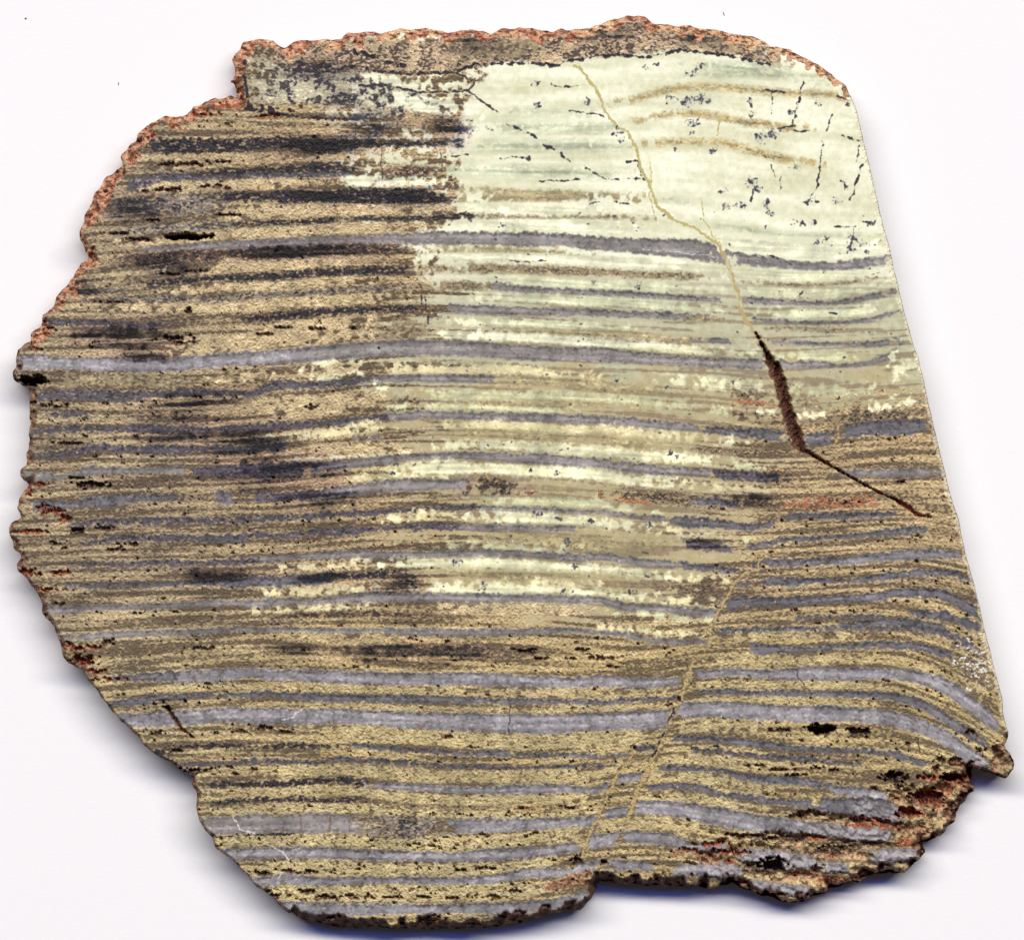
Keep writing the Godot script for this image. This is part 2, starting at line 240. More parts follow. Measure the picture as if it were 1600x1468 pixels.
ye 1080,1062.4,1075.9 1171,1062.4,1075.9 1228,1064.1,1077.6 1296,1064.1,1078.6 1380,1069.1,1082.6 1431,1079.2,1094.4
lb 171,1094.9,1104.0 211,1088.1,1102.3 245,1085.8,1095.5 296,1082.4,1090.5 363,1082.4,1088.8 400,1078.6,1090.0 431,1080.7,1088.8 484,1082.0,1095.1 568,1085.3,1096.8 636,1085.3,1098.5 703,1087.0,1098.5 805,1090.4,1100.2 901,1092.1,1100.2 940,1092.1,1101.9 1002,1088.7,1096.8 1056,1087.0,1093.4
lb 1083,1076.9,1086.7 1137,1075.2,1085.0 1161,1076.9,1086.7 1242,1077.7,1088.4 1330,1078.6,1090.0 1397,1082.0,1095.1 1448,1095.5,1112.0 1481,1115.7,1133.9 1515,1136.0,1154.2 1539,1152.8,1167.7
ye 1080,1087.7,1096.1 1166,1087.7,1097.8 1262,1091.1,1102.9 1363,1096.1,1106.2
ye 467,1099.5,1107.9 602,1101.2,1110.3 737,1104.6,1114.7 903,1105.4,1114.3 1036,1099.5,1107.9
lg 184,1114.5,1136.0 228,1112.8,1136.0 296,1107.7,1132.7 363,1104.3,1127.6 400,1105.6,1130.5 431,1104.3,1129.3 484,1107.3,1133.9 515,1106.0,1129.3 568,1109.0,1135.6 670,1112.3,1139.0 771,1114.0,1144.0 800,1114.0,1145.7 872,1115.7,1147.4 901,1114.0,1144.0 1002,1110.6,1140.7 1048,1107.3,1137.3
lg 1061,1097.8,1122.1 1103,1095.5,1120.4 1166,1097.1,1124.6 1238,1102.2,1127.2 1262,1102.2,1128.9 1330,1103.9,1127.2 1397,1110.6,1135.6 1448,1125.8,1150.8 1481,1141.0,1167.7 1515,1166.3,1194.7 1546,1187.2,1201.4
ye 465,1128.6,1148.9 501,1136.0,1153.5 566,1132.0,1155.6 636,1140.0,1160.2 771,1146.8,1170.4 903,1147.3,1168.7 1002,1140.0,1163.6 1036,1140.0,1156.9
ye 1049,1126.5,1143.4 1098,1123.1,1143.4 1171,1129.9,1148.4 1195,1129.9,1140.0
dk 235,1172.5,1179.9 279,1165.1,1173.2 330,1161.7,1168.1 398,1163.2,1169.6 466,1160.6,1167.0 532,1163.4,1168.1 551,1159.6,1167.7
lb 545,1160.2,1167.0 602,1164.6,1172.7 670,1169.7,1176.1 737,1173.1,1181.2 794,1169.7,1181.2
lb 800,1174.8,1181.2 903,1175.9,1182.9 962,1176.5,1182.9 987,1173.1,1179.5
dg 995,1164.6,1174.4 1031,1163.0,1171.0
lb 1049,1147.8,1157.5 1103,1149.5,1159.2 1166,1153.7,1166.8 1233,1162.1,1171.9 1301,1166.3,1176.1 1363,1169.7,1177.8 1414,1176.5,1187.9 1448,1190.0,1198.0
ye 1029,1168.7,1194.0 1098,1172.1,1195.7 1166,1181.3,1204.1 1238,1190.6,1214.2
dg 279,1192.1,1196.8 346,1190.4,1195.1 400,1184.9,1193.0 414,1185.3,1193.4 467,1186.6,1194.7 498,1188.7,1195.1 535,1181.5,1189.6 566,1185.3,1191.7 602,1184.9,1193.0 670,1191.6,1198.0 737,1195.0,1201.4 805,1196.7,1203.1 903,1195.0,1199.7 962,1193.3,1198.0
dg 1086,1166.3,1174.4 1171,1176.5,1182.9 1238,1179.8,1189.6 1340,1190.0,1194.7
ye 416,1195.7,1217.6 535,1194.0,1210.9 636,1199.1,1221.0 771,1205.8,1222.7 867,1200.8,1222.7 906,1202.4,1222.7 968,1190.6,1214.2
dk 316,1224.1,1232.2 363,1220.8,1230.5 400,1222.0,1230.1 414,1220.8,1230.5 467,1217.0,1228.4 481,1215.7,1225.5 515,1214.0,1222.1 535,1211.9,1223.4 585,1218.6,1230.1
lg 575,1221.0,1231.1 653,1223.7,1235.2 703,1227.1,1238.5 771,1227.1,1240.2 855,1223.7,1240.2 884,1225.4,1238.5 940,1225.4,1236.9 955,1217.0,1230.1
lg 962,1211.9,1225.0 1009,1205.1,1216.6
lb 1029,1195.0,1203.1 1070,1195.0,1204.8 1120,1200.1,1208.2 1174,1209.4,1222.5 1242,1212.7,1226.7 1301,1222.0,1231.8
ye 330,1234.9,1245.1 400,1232.8,1244.6 431,1231.6,1245.1 501,1230.5,1244.6 566,1231.6,1245.1 636,1237.9,1256.4 771,1242.9,1259.8 867,1241.2,1254.8 906,1239.6,1258.1 938,1234.5,1251.4
ye 1009,1207.5,1224.4 1070,1205.8,1222.7 1093,1207.5,1227.8 1137,1210.9,1229.4 1161,1224.4,1239.6 1205,1224.4,1241.2
dk 323,1252.8,1260.9 363,1247.8,1254.2 431,1246.1,1252.5 467,1244.0,1252.0 498,1247.8,1254.2 535,1245.6,1253.7 568,1244.0,1253.7
dm 562,1244.6,1258.1 609,1253.1,1261.5 670,1257.5,1265.5 737,1259.1,1265.5 805,1260.8,1267.6
rd 818,1259.8,1266.6 833,1258.1,1265.5
lb 1002,1227.1,1235.2 1053,1222.0,1231.8 1103,1228.8,1238.5 1127,1235.5,1245.3 1171,1240.6,1250.4 1195,1244.0,1255.4 1221,1247.3,1257.1 1245,1247.3,1260.5 1272,1250.7,1262.2
yb 323,1263.0,1276.5 431,1258.6,1273.1 467,1256.4,1269.3 532,1256.9,1271.4 568,1258.1,1271.0 670,1264.9,1276.7 805,1268.2,1279.0 867,1268.2,1276.7 906,1261.5,1273.3 931,1259.8,1271.6
ye 1002,1237.9,1250.7 1070,1239.6,1254.8 1137,1248.0,1266.6 1161,1254.8,1271.0 1205,1261.5,1275.0
gr 308,1276.5,1303.1 363,1274.8,1303.1 400,1271.0,1302.7 431,1273.1,1299.7 501,1269.3,1302.7 515,1271.4,1299.7 568,1271.0,1302.7
gm 558,1271.6,1302.7 636,1274.3,1311.1 703,1277.7,1304.4
lg 697,1278.4,1302.7 802,1277.7,1298.5 901,1276.0,1294.2 937,1271.0,1288.3
lg 944,1264.2,1279.0 986,1255.8,1274.0
lg 995,1250.7,1272.3 1053,1250.7,1275.7 1103,1257.5,1285.8 1171,1269.3,1297.6 1242,1279.4,1301.8 1335,1289.5,1312.8 1397,1294.6,1316.2
yb 340,1304.1,1324.4 397,1303.5,1322.7 500,1303.9,1322.3 601,1309.0,1327.5 703,1310.4,1329.0 805,1305.4,1322.2 884,1291.9,1315.5 906,1291.9,1312.1 924,1286.8,1302.0
ye 935,1283.4,1298.6 989,1275.0,1291.9 1036,1275.0,1295.2 1086,1281.8,1308.8
lg 346,1327.1,1341.9 398,1323.5,1342.5 465,1322.0,1340.2 501,1323.3,1341.5 602,1328.3,1344.9 703,1330.0,1346.5 805,1323.3,1343.2 867,1319.9,1336.4 908,1312.3,1330.5
lg 920,1303.0,1328.0 966,1298.0,1319.5
lg 972,1296.3,1316.2 1036,1299.6,1319.5 1086,1314.8,1333.0 1137,1318.2,1330.7
yb 400,1345.9,1367.8 501,1344.2,1366.1 602,1347.6,1367.8 703,1348.6,1367.8 805,1344.2,1364.4 882,1335.8,1356.0
lg 395,1370.7,1386.4 448,1364.2,1380.7 484,1368.8,1383.7 568,1368.8,1380.3 670,1368.8,1382.0 771,1365.5,1380.3 827,1355.3,1371.2 891,1354.5,1370.2
lg 897,1347.6,1366.8 942,1343.5,1360.0
lg 950,1340.1,1358.4 1016,1345.2,1359.4
yb 420,1386.4,1406.6 501,1384.7,1408.3 602,1382.3,1410.0 703,1383.0,1408.3 805,1382.3,1404.9 872,1372.9,1396.5
lg 428,1407.6,1431.9 501,1409.3,1431.9 602,1411.0,1428.6 703,1411.0,1426.9 805,1407.6,1426.9 872,1402.6,1421.8 923,1389.1,1414.0
or 828,1379.6,1394.8 872,1371.2,1388.1 926,1359.4,1372.9
rd 855,1377.9,1391.4 889,1369.5,1384.7 933,1359.4,1371.2
lg 1053,1350.9,1367.8 1076,1348.6,1367.8 1127,1343.5,1371.2 1164,1356.0,1370.2
or 1060,1329.0,1347.6 1110,1335.8,1349.2 1144,1332.4,1349.2
rd 1053,1325.6,1339.1 1080,1332.4,1345.9 1127,1330.7,1344.2
lg 1154,1325.0,1344.2 1195,1325.0,1353.3 1262,1335.1,1361.1 1276,1339.1,1353.3
lg 1282,1345.2,1364.4 1330,1345.2,1361.1
or 1191,1366.1,1379.6 1245,1356.0,1379.6 1296,1366.1,1383.0
rd 1228,1361.1,1369.5 1279,1362.8,1374.6 1303,1372.9,1381.3
lg 1166,1372.2,1384.7 1228,1379.0,1398.2 1269,1384.0,1404.9
lg 1357,1328.3,1347.6 1397,1325.0,1347.6 1438,1325.0,1342.5
or 1208,1310.4,1318.9 1262,1310.4,1325.6 1282,1318.9,1325.6
lg 1303,1226.1,1241.2 1346,1229.4,1248.0 1390,1241.2,1258.1
lb 1276,1248.0,1268.2 1330,1244.6,1275.0 1380,1248.0,1281.8 1417,1264.9,1288.5
dm 1481,991.5,1008.4 1508,1008.4,1055.6 1546,1025.2,1075.9
"""
const VEINS := """
ink 4.5 468.2,101.2 508.8,111.4 529.0,108.0 556.0,101.2 576.2,108.0 630.2,116.4 677.5,113.1 711.2,113.1 741.6,101.2 778.8,98.6 826.0,98.6 801.2,97.9 868.8,101.9 894.1,94.5 936.2,87.1 970.0,84.4 1003.8,90.5 1037.5,83.7 1064.5,77.6 1105.0,82.7 1155.6,90.5 1202.9,101.9
ink 6 542.5,81.0 569.5,82.7 589.8,91.1
ink 7 599.9,94.5 620.1,99.6 630.2,101.2
ink 7 458.1,108.0 481.8,109.7 515.5,102.9
ink 4 451.4,89.4 475.0,101.2 498.6,118.1
ink 5 381.4,84.4 381.4,118.1 384.8,145.1 388.1,162.0
ink 9 378.0,162.0 388.1,168.8 405.0,168.8 425.2,172.1
ink 4 421.9,175.5 472.5,183.9 540.0,185.6
ink 3 471.6,182.2 515.5,183.9 559.4,187.3
ink 3.2 562.8,132.3 610.0,134.0 657.2,145.1 704.5,143.4 731.5,141.8 755.1,158.6 778.8,176.2
ink 2.5 707.9,111.4 741.6,128.2 731.5,141.8
ink 3 791.1,194.1 814.8,202.5
ink 3.6 824.9,205.9 838.4,216.0
ink 3.8 848.5,227.8 868.8,236.3 892.4,253.8
ink 3 912.6,259.2 939.6,278.4 966.6,280.8
ink 3 983.5,278.4 1007.1,280.1
ink 4 980.1,251.4 997.0,252.5 1000.4,266.6 1005.4,279.5
ink 2.4 838.4,282.8 868.8,282.8 905.9,280.1
ink 2.6 889.0,172.1 916.0,175.5 943.0,181.6
ink 2.6 862.0,133.3 878.9,136.7 902.5,133.3
ink 2.4 781.0,248.1 801.2,244.7 828.2,248.1
ink 2.4 706.8,244.7 730.4,241.3
ink 2 797.9,406.7 828.2,409.1 848.5,406.7
ink 2 922.8,317.2 936.2,314.6
ink 2.2 963.2,315.6 983.5,318.9
ink 1.6 949.8,339.2 963.2,337.5
ink 2.5 1255.8,124.1 1249.0,154.5 1242.2,178.1 1238.9,193.3
ink 3 1252.4,146.1 1242.2,178.1
ink 2.8 1301.3,178.1 1291.2,203.4
ink 3.2 1286.1,220.3 1281.1,262.5 1276.0,292.9 1262.5,316.5
ink 3.4 1346.9,255.8 1340.1,279.4 1328.3,311.4
ink 2.4 1341.8,225.4 1338.4,252.4
ink 3.2 1314.8,210.2 1330.0,216.9 1346.9,218.0
ink 3 1314.8,281.1 1324.9,294.6
ink 3.5 1169.7,279.4 1179.8,292.9 1173.1,313.1
ink 3 1335.1,353.6 1330.0,390.8
ink 3 1255.8,316.5 1279.4,314.8
ink 2.6 1303.0,353.6 1336.8,353.6
ink 2 1346.9,345.2 1367.1,348.6
ink 2.4 1188.2,399.2 1222.0,402.6
ink 2.6 1181.5,139.3 1228.8,144.4
ink 2.6 1309.8,149.4 1330.0,157.2
ink 2.4 1215.2,200.1 1242.2,196.7
ink 2.4 1181.5,242.2 1208.5,247.7
ink 2.4 1242.2,205.1 1265.9,203.4
ink 1.4 1205.1,257.4 1211.9,276.0
ink 1.2 1222.0,276.0 1218.6,297.9
ink 1.2 1206.8,139.3 1205.8,178.1
och 2.4 1124.1,186.6 1120.8,211.9
ink 2.4 1363.8,427.9 1373.9,426.2
ink 2.2 1294.6,488.0 1308.1,490.3
ink 2 652.2,435.4 658.9,452.3 660.6,479.3
ink 2 663.2,459.8 666.6,490.1 670.0,515.4
ink 1.6 522.2,318.9 529.0,334.1
ink 1.6 480.1,280.1 485.1,291.9
ink 1.4 594.8,232.9 598.2,280.1
ink 1.4 687.6,236.3 692.7,270.0
ink 1.4 554.3,199.1 556.0,209.2
och 4.2 899.1,101.2 916.0,118.1 932.9,141.8 946.4,175.5 963.2,195.8 980.1,205.9 993.6,229.5 1000.4,263.2 1013.9,286.9 1027.4,320.6 1054.4,344.2 1088.1,357.8 1121.9,381.4
ocv 6 1121.9,381.4 1135.4,405.0 1145.5,438.8 1159.0,479.3 1154.4,480.0 1174.6,513.8 1194.9,540.8
grn 3 1135.4,398.2 1145.5,448.9 1159.0,479.3
wht 1.2 1003.8,389.8 1054.4,393.2 1121.9,401.6
och 1.4 1015.6,253.1 1018.9,286.9 1013.9,303.8 1022.3,334.1
och 1.6 1094.9,310.5 1101.6,347.6 1121.9,381.4
fdk 6.0 1188.1,871.5 1184.8,888.4 1157.8,898.5 1137.5,928.9 1124.0,952.5 1117.2,969.4
ocv 4.0 1188.1,871.5 1184.8,888.4 1157.8,898.5 1137.5,928.9 1124.0,952.5 1117.2,969.4
fdk 5.0 1309.6,665.6 1309.6,682.5 1302.9,696.0
ocv 3.0 1309.6,665.6 1309.6,682.5 1302.9,696.0
fdk 7.0 1110.5,978.0 1108.8,1008.4
ocv 5.0 1110.5,978.0 1108.8,1008.4
fdk 8.0 1083.5,1032.0 1076.8,1048.9 1070.0,1069.1 1064.9,1089.4 1051.4,1113.0 1041.3,1140.0 1029.5,1167.0 1016.0,1194.0 999.1,1227.8 985.6,1264.9 982.2,1281.8
ocv 6.0 1083.5,1032.0 1076.8,1048.9 1070.0,1069.1 1064.9,1089.4 1051.4,1113.0 1041.3,1140.0 1029.5,1167.0 1016.0,1194.0 999.1,1227.8 985.6,1264.9 982.2,1281.8
fdk 6.0 992.4,1173.8 962.0,1214.2 948.5,1244.6 935.0,1278.4 918.1,1308.8 909.7,1335.8 894.5,1356.0
ocv 4.0 992.4,1173.8 962.0,1214.2 948.5,1244.6 935.0,1278.4 918.1,1308.8 909.7,1335.8 894.5,1356.0
ink 3.4 1063.2,1089.4 1049.8,1116.4 1039.6,1143.4 1019.4,1180.5
ink 2.2 989.0,1167.0 994.1,1170.4
ink 3.4 908.0,1332.4 897.9,1347.6 894.5,1356.0
ink 3 948.5,1342.5 938.4,1350.9
ink 2 336.8,1307.5 397.5,1304.1 458.2,1301.4
ink 2 396.6,1303.7 460.8,1302.0
ink 2 582.2,1307.1 622.8,1307.1
ink 1.6 798.2,1094.4 794.9,1146.8
ink 1.2 1242.1,1038.8 1248.9,1059.0 1269.1,1086.0
bru 3 515.6,1273.8 515.6,1297.4
bru 2 546.0,1273.8 546.0,1297.4
bru 2 470.1,1275.4 470.1,1297.4
bru 2 441.4,1277.1 441.4,1299.1
wht 2.4 363.8,1275.4 373.9,1294.0 397.5,1302.4
wht 2 417.8,1317.6 441.4,1331.1 451.5,1344.6
wht 2 441.4,1125.2 458.2,1118.5 471.8,1106.7
wht 1.4 444.8,1358.1 434.6,1371.6
rus 3 1140.9,625.1 1181.4,629.2 1211.8,632.5
rus 3 975.5,780.4 1016.0,785.4
rus 3 1228.8,790.2 1269.2,783.5 1316.5,791.9
rus 3 1340.1,790.2 1370.5,786.9
ink 1.6 1306.2,1131.6 1309.6,1160.2
ink 1.2 1434.6,1150.1 1438.0,1177.1
"""
const SPOTS := """
stain 189.0,527.2,64.1,27.0 219.4,555.9,37.1,13.5 303.8,635.2,74.2,25.3 313.9,625.1,27.0,10.1 388.1,689.2,87.8,30.4 455.6,729.8,74.2,23.6 270.0,682.5,50.6,13.5 337.5,901.9,60.8,13.5 141.8,523.9,40.5,10.1 269.2,1094.9,20.2,4.1
stain 1103.8,847.9,40.5,13.5 1171.2,780.4,50.6,13.5 1205.0,746.6,30.4,10.1 420.2,743.2,87.8,23.6 501.2,777.0,67.5,20.2 619.4,918.8,40.5,13.5 501.2,901.9,50.6,13.5 771.2,766.9,50.6,10.1 636.2,905.2,27.0,8.4 609.2,1015.1,74.2,20.2
stain 703.8,1021.9,54.0,16.9 460.8,1015.1,40.5,13.5 253.1,415.1,54.0,23.6 135.0,452.3,30.4,16.9 209.2,324.0,54.0,20.2 506.3,232.9,67.5,16.9 506.3,307.1,67.5,16.9 438.8,394.9,101.2,13.5 502.0,108.0,60.8,20.2 576.2,195.8,54.0,20.2
stain 508.8,222.8,87.8,13.5 643.8,307.1,54.0,16.9 491.9,391.5,101.2,13.5 694.4,202.5,33.8,23.6 542.5,155.2,27.0,13.5 936.2,50.6,67.5,13.5 1088.1,60.8,40.5,10.1 733.8,67.5,47.2,13.5 713.5,216.0,20.2,20.2
pit 1282.8,1140.0,20.9,7.4 1341.8,1144.7,17.6,5.7 1220.3,1140.7,15.2,2.4 1397.5,1215.9,14.2,8.1 1308.1,1328.3,20.2,7.4 1171.4,1306.0,31.1,3.4 1228.8,1311.5,25.3,5.1 1208.5,1350.9,19.6,10.1 1186.6,1363.4,18.6,4.1 1483.6,1187.9,16.9,3.7
pit 1418.4,1161.9,4.1,2.4 1276.0,1200.1,8.4,2.0 1301.3,1202.4,6.8,2.7 1259.1,1271.6,8.4,4.7 1515.6,1143.4,6.8,3.0 48.9,595.4,23.0,7.1 57.4,544.1,8.8,2.7 140.1,543.1,4.1,3.4 270.0,527.2,19.6,4.1 283.5,535.7,13.5,2.7
pit 75.9,634.2,28.7,2.4 108.0,692.0,18.6,2.4 141.8,757.4,23.6,4.7 121.5,746.0,13.5,2.0 162.0,824.9,13.5,2.4 209.2,849.6,7.4,2.4 84.4,847.9,6.8,3.0 121.5,829.3,8.4,4.1 94.5,944.1,8.4,2.0 182.2,858.0,13.5,2.0
pit 489.4,635.9,7.4,3.4 413.5,522.2,11.5,2.0 443.9,512.1,10.1,1.7 494.5,513.8,13.5,1.7 551.9,513.8,6.8,1.7 592.4,544.1,1.5,1.5 293.6,369.6,35.4,4.4 226.1,299.7,7.4,3.0 259.9,297.0,18.6,3.0 337.5,291.9,20.2,2.7
pit 293.6,257.2,33.8,2.4 340.9,253.1,16.9,1.7 216.0,374.6,20.2,2.0 354.4,335.8,13.5,1.5 243.0,344.2,10.1,1.7 270.0,428.6,16.9,1.7 303.8,423.6,13.5,1.7 168.8,472.5,16.9,1.5 293.6,486.0,4.7,4.1 189.0,364.5,20.2,1.5
pit 168.0,1003.8,8.4,3.4 316.5,1013.2,18.6,2.4 301.3,1204.6,10.1,3.4 245.6,1145.5,8.4,2.4 323.2,1202.9,8.4,2.4 370.5,1209.6,5.1,2.0 397.5,1202.9,4.7,2.0 414.4,1136.4,11.8,2.7 444.8,1143.8,8.4,2.0 377.2,1143.8,8.4,2.4
pit 259.1,1106.7,5.1,3.0 340.1,1145.5,8.4,1.7 276.0,1172.5,6.8,2.0 188.2,1363.2,1.5,1.5 431.2,1398.6,13.5,3.4 505.5,1402.0,16.9,3.4 478.5,1393.6,13.5,3.0 549.4,1400.3,13.5,2.7 579.8,1402.0,8.4,2.7 407.6,1363.2,10.1,2.4
pit 451.5,1359.8,10.1,2.4 481.9,1361.5,10.1,2.0 707.1,1150.8,10.8,2.7 740.9,1167.0,8.4,1.7 443.9,1143.4,10.1,2.0 410.1,1140.0,10.1,2.0 616.0,1401.6,16.9,2.0 663.2,1401.6,13.5,1.7 703.8,1403.2,10.1,1.7 771.2,1399.9,16.9,2.4
pit 801.6,1391.4,13.5,2.0 406.8,1364.4,10.1,1.7 450.6,1360.4,16.9,2.4 477.6,1364.4,10.1,2.0 761.1,1356.7,16.9,2.0 724.0,1359.4,10.1,1.7 899.5,1344.2,7.4,4.7 825.2,1018.5,10.1,3.0 923.1,1028.6,8.4,2.4 889.4,1028.6,8.4,1.7
pit 889.4,1261.5,4.7,2.7 1059.9,1091.1,4.1,4.1 992.4,1167.7,2.4,4.1 943.4,1345.9,4.1,4.1 820.2,1016.8,18.6,3.0 945.1,1028.6,13.5,2.4 958.6,1042.1,10.1,2.0 843.9,1028.6,10.1,2.0 935.0,998.2,10.1,1.7 911.4,1015.1,8.4,2.0
pit 887.8,1260.8,4.1,2.4 813.5,1263.2,10.1,2.0 1171.2,1195.7,13.5,1.7 1218.5,1202.4,20.2,1.7 1238.8,1210.9,16.9,1.7 1411.0,753.1,6.8,1.5 1222.0,813.9,3.4,1.5
rustpit 1451.5,1244.6,25.3,12.2 1466.7,1256.4,11.5,6.8 1422.8,1269.9,19.6,8.1 1495.4,1214.2,23.6,7.4 1481.9,1234.5,13.5,4.1 1080.2,1327.3,16.9,3.0 1350.2,1288.5,23.6,4.1 1384.0,1291.9,10.1,3.4 1417.8,1315.5,20.2,3.4 1141.0,1347.6,4.1,4.7
rustpit 101.2,810.1,10.1,4.1 79.3,798.9,16.9,3.4 40.5,893.4,16.2,5.1 101.2,855.3,5.4,3.0 67.5,792.2,8.8,2.7 50.6,831.0,23.6,2.7 94.5,895.1,13.5,2.7 43.9,765.2,5.1,6.8 20.2,831.0,13.5,2.0 50.6,756.8,20.2,2.7
rustpit 70.9,922.1,16.9,2.4 351.0,165.4,20.2,2.4 324.0,178.9,27.0,2.0 421.9,180.6,20.2,1.7 130.9,1030.1,16.9,6.8 171.4,1060.5,16.9,2.0 151.1,1049.3,13.5,3.0 144.4,1010.5,8.4,2.7 120.8,1013.9,10.1,4.1 296.2,1226.5,4.7,3.4
rustpit 311.4,1263.6,2.7,3.4 110.6,1007.1,6.8,3.4 1249.0,1366.1,16.9,3.0 1144.4,1330.7,20.2,4.1 1296.2,1374.6,20.2,3.4 1110.6,1318.9,20.2,2.7 1458.2,1214.2,20.2,4.1 1404.2,1291.9,16.9,3.4 1363.8,1281.8,20.2,3.0 1276.0,1310.4,13.5,2.7
rustpit 1505.5,1194.0,13.5,3.0 1498.8,1221.0,13.5,4.7
"""
const SPRAYS := """
spray 1047.6,155.2,10.1 1078.0,162.0,14.2 1094.9,151.9,15.2 916.0,158.6,7.4 840.1,165.4,6.1 836.7,129.9,4.7 966.6,205.2,10.8 970.0,218.7,4.7 1078.0,192.4,11.5 1088.1,191.7,6.1 1115.1,232.9,6.1 1172.5,158.0,3.4
spray 1174.2,177.2,5.4 1186.0,212.6,14.2 1209.6,206.6,11.5 1175.9,286.9,12.2 1130.3,298.7,8.1 1159.0,320.6,8.8 1135.4,322.3,4.7 1196.1,320.6,6.8 1202.9,334.8,7.4 1081.4,113.1,8.8 1236.6,175.5,6.1 1007.1,104.6,4.7
spray 1027.4,101.2,2.7 1091.5,101.2,4.7 927.8,440.4,4.7 997.0,448.9,3.4 1081.4,205.9,3.4 1057.8,232.9,2.7 767.5,200.8,3.4 784.4,352.0,2.4 823.2,246.4,4.7 1075.2,157.9,8.1 1100.5,157.9,10.8 1171.4,157.9,2.7
spray 1174.8,178.1,5.1 1281.1,160.2,6.8 1324.9,161.2,4.1 1237.2,175.4,6.1 1189.9,216.9,12.8 1208.5,208.5,9.5 1242.2,259.1,8.1 1114.0,237.2,4.7 1308.1,313.1,10.1 1265.9,314.8,9.5 1274.3,377.2,4.7 1291.2,373.9,4.1
spray 1330.0,375.6,9.5 1346.9,380.6,6.8 1357.0,393.5,4.1 1330.0,387.4,7.4 1252.4,346.9,5.1 1270.9,347.6,6.1 1362.1,350.2,4.7 1132.6,321.6,4.7 1161.2,321.6,5.4 1195.0,318.2,7.4 1292.9,517.3,3.4 1252.4,458.2,2.7
spray 1323.2,292.9,4.7 1183.2,292.9,7.4 710.5,879.9,9.5 752.7,915.4,9.5 899.5,883.3,6.1 882.6,925.5,4.7 690.2,922.1,3.4 612.6,739.9,4.1 838.8,804.0,3.4 791.5,851.2,5.4 886.0,846.2,8.1 828.6,734.8,4.1
spray 869.1,738.2,3.4 875.9,810.8,4.1 923.1,814.1,3.4 901.2,883.3,6.1 881.0,925.5,4.7 983.9,920.4,8.8 1014.3,898.5,4.1 837.1,802.3,4.7 874.2,810.1,3.4 1012.6,817.5,4.7 923.2,814.8,2.7 1049.8,707.8,3.4
spray 1058.2,712.9,2.4 1043.0,603.2,2.0 884.4,846.2,4.1 1007.6,863.1,2.4 962.0,594.8,2.7 1147.6,594.8,2.0 839.5,129.9,3.4 841.2,165.4,4.7 714.6,192.4,10.1 728.1,205.9,10.1 697.8,219.4,3.4 734.9,189.0,6.1
"""

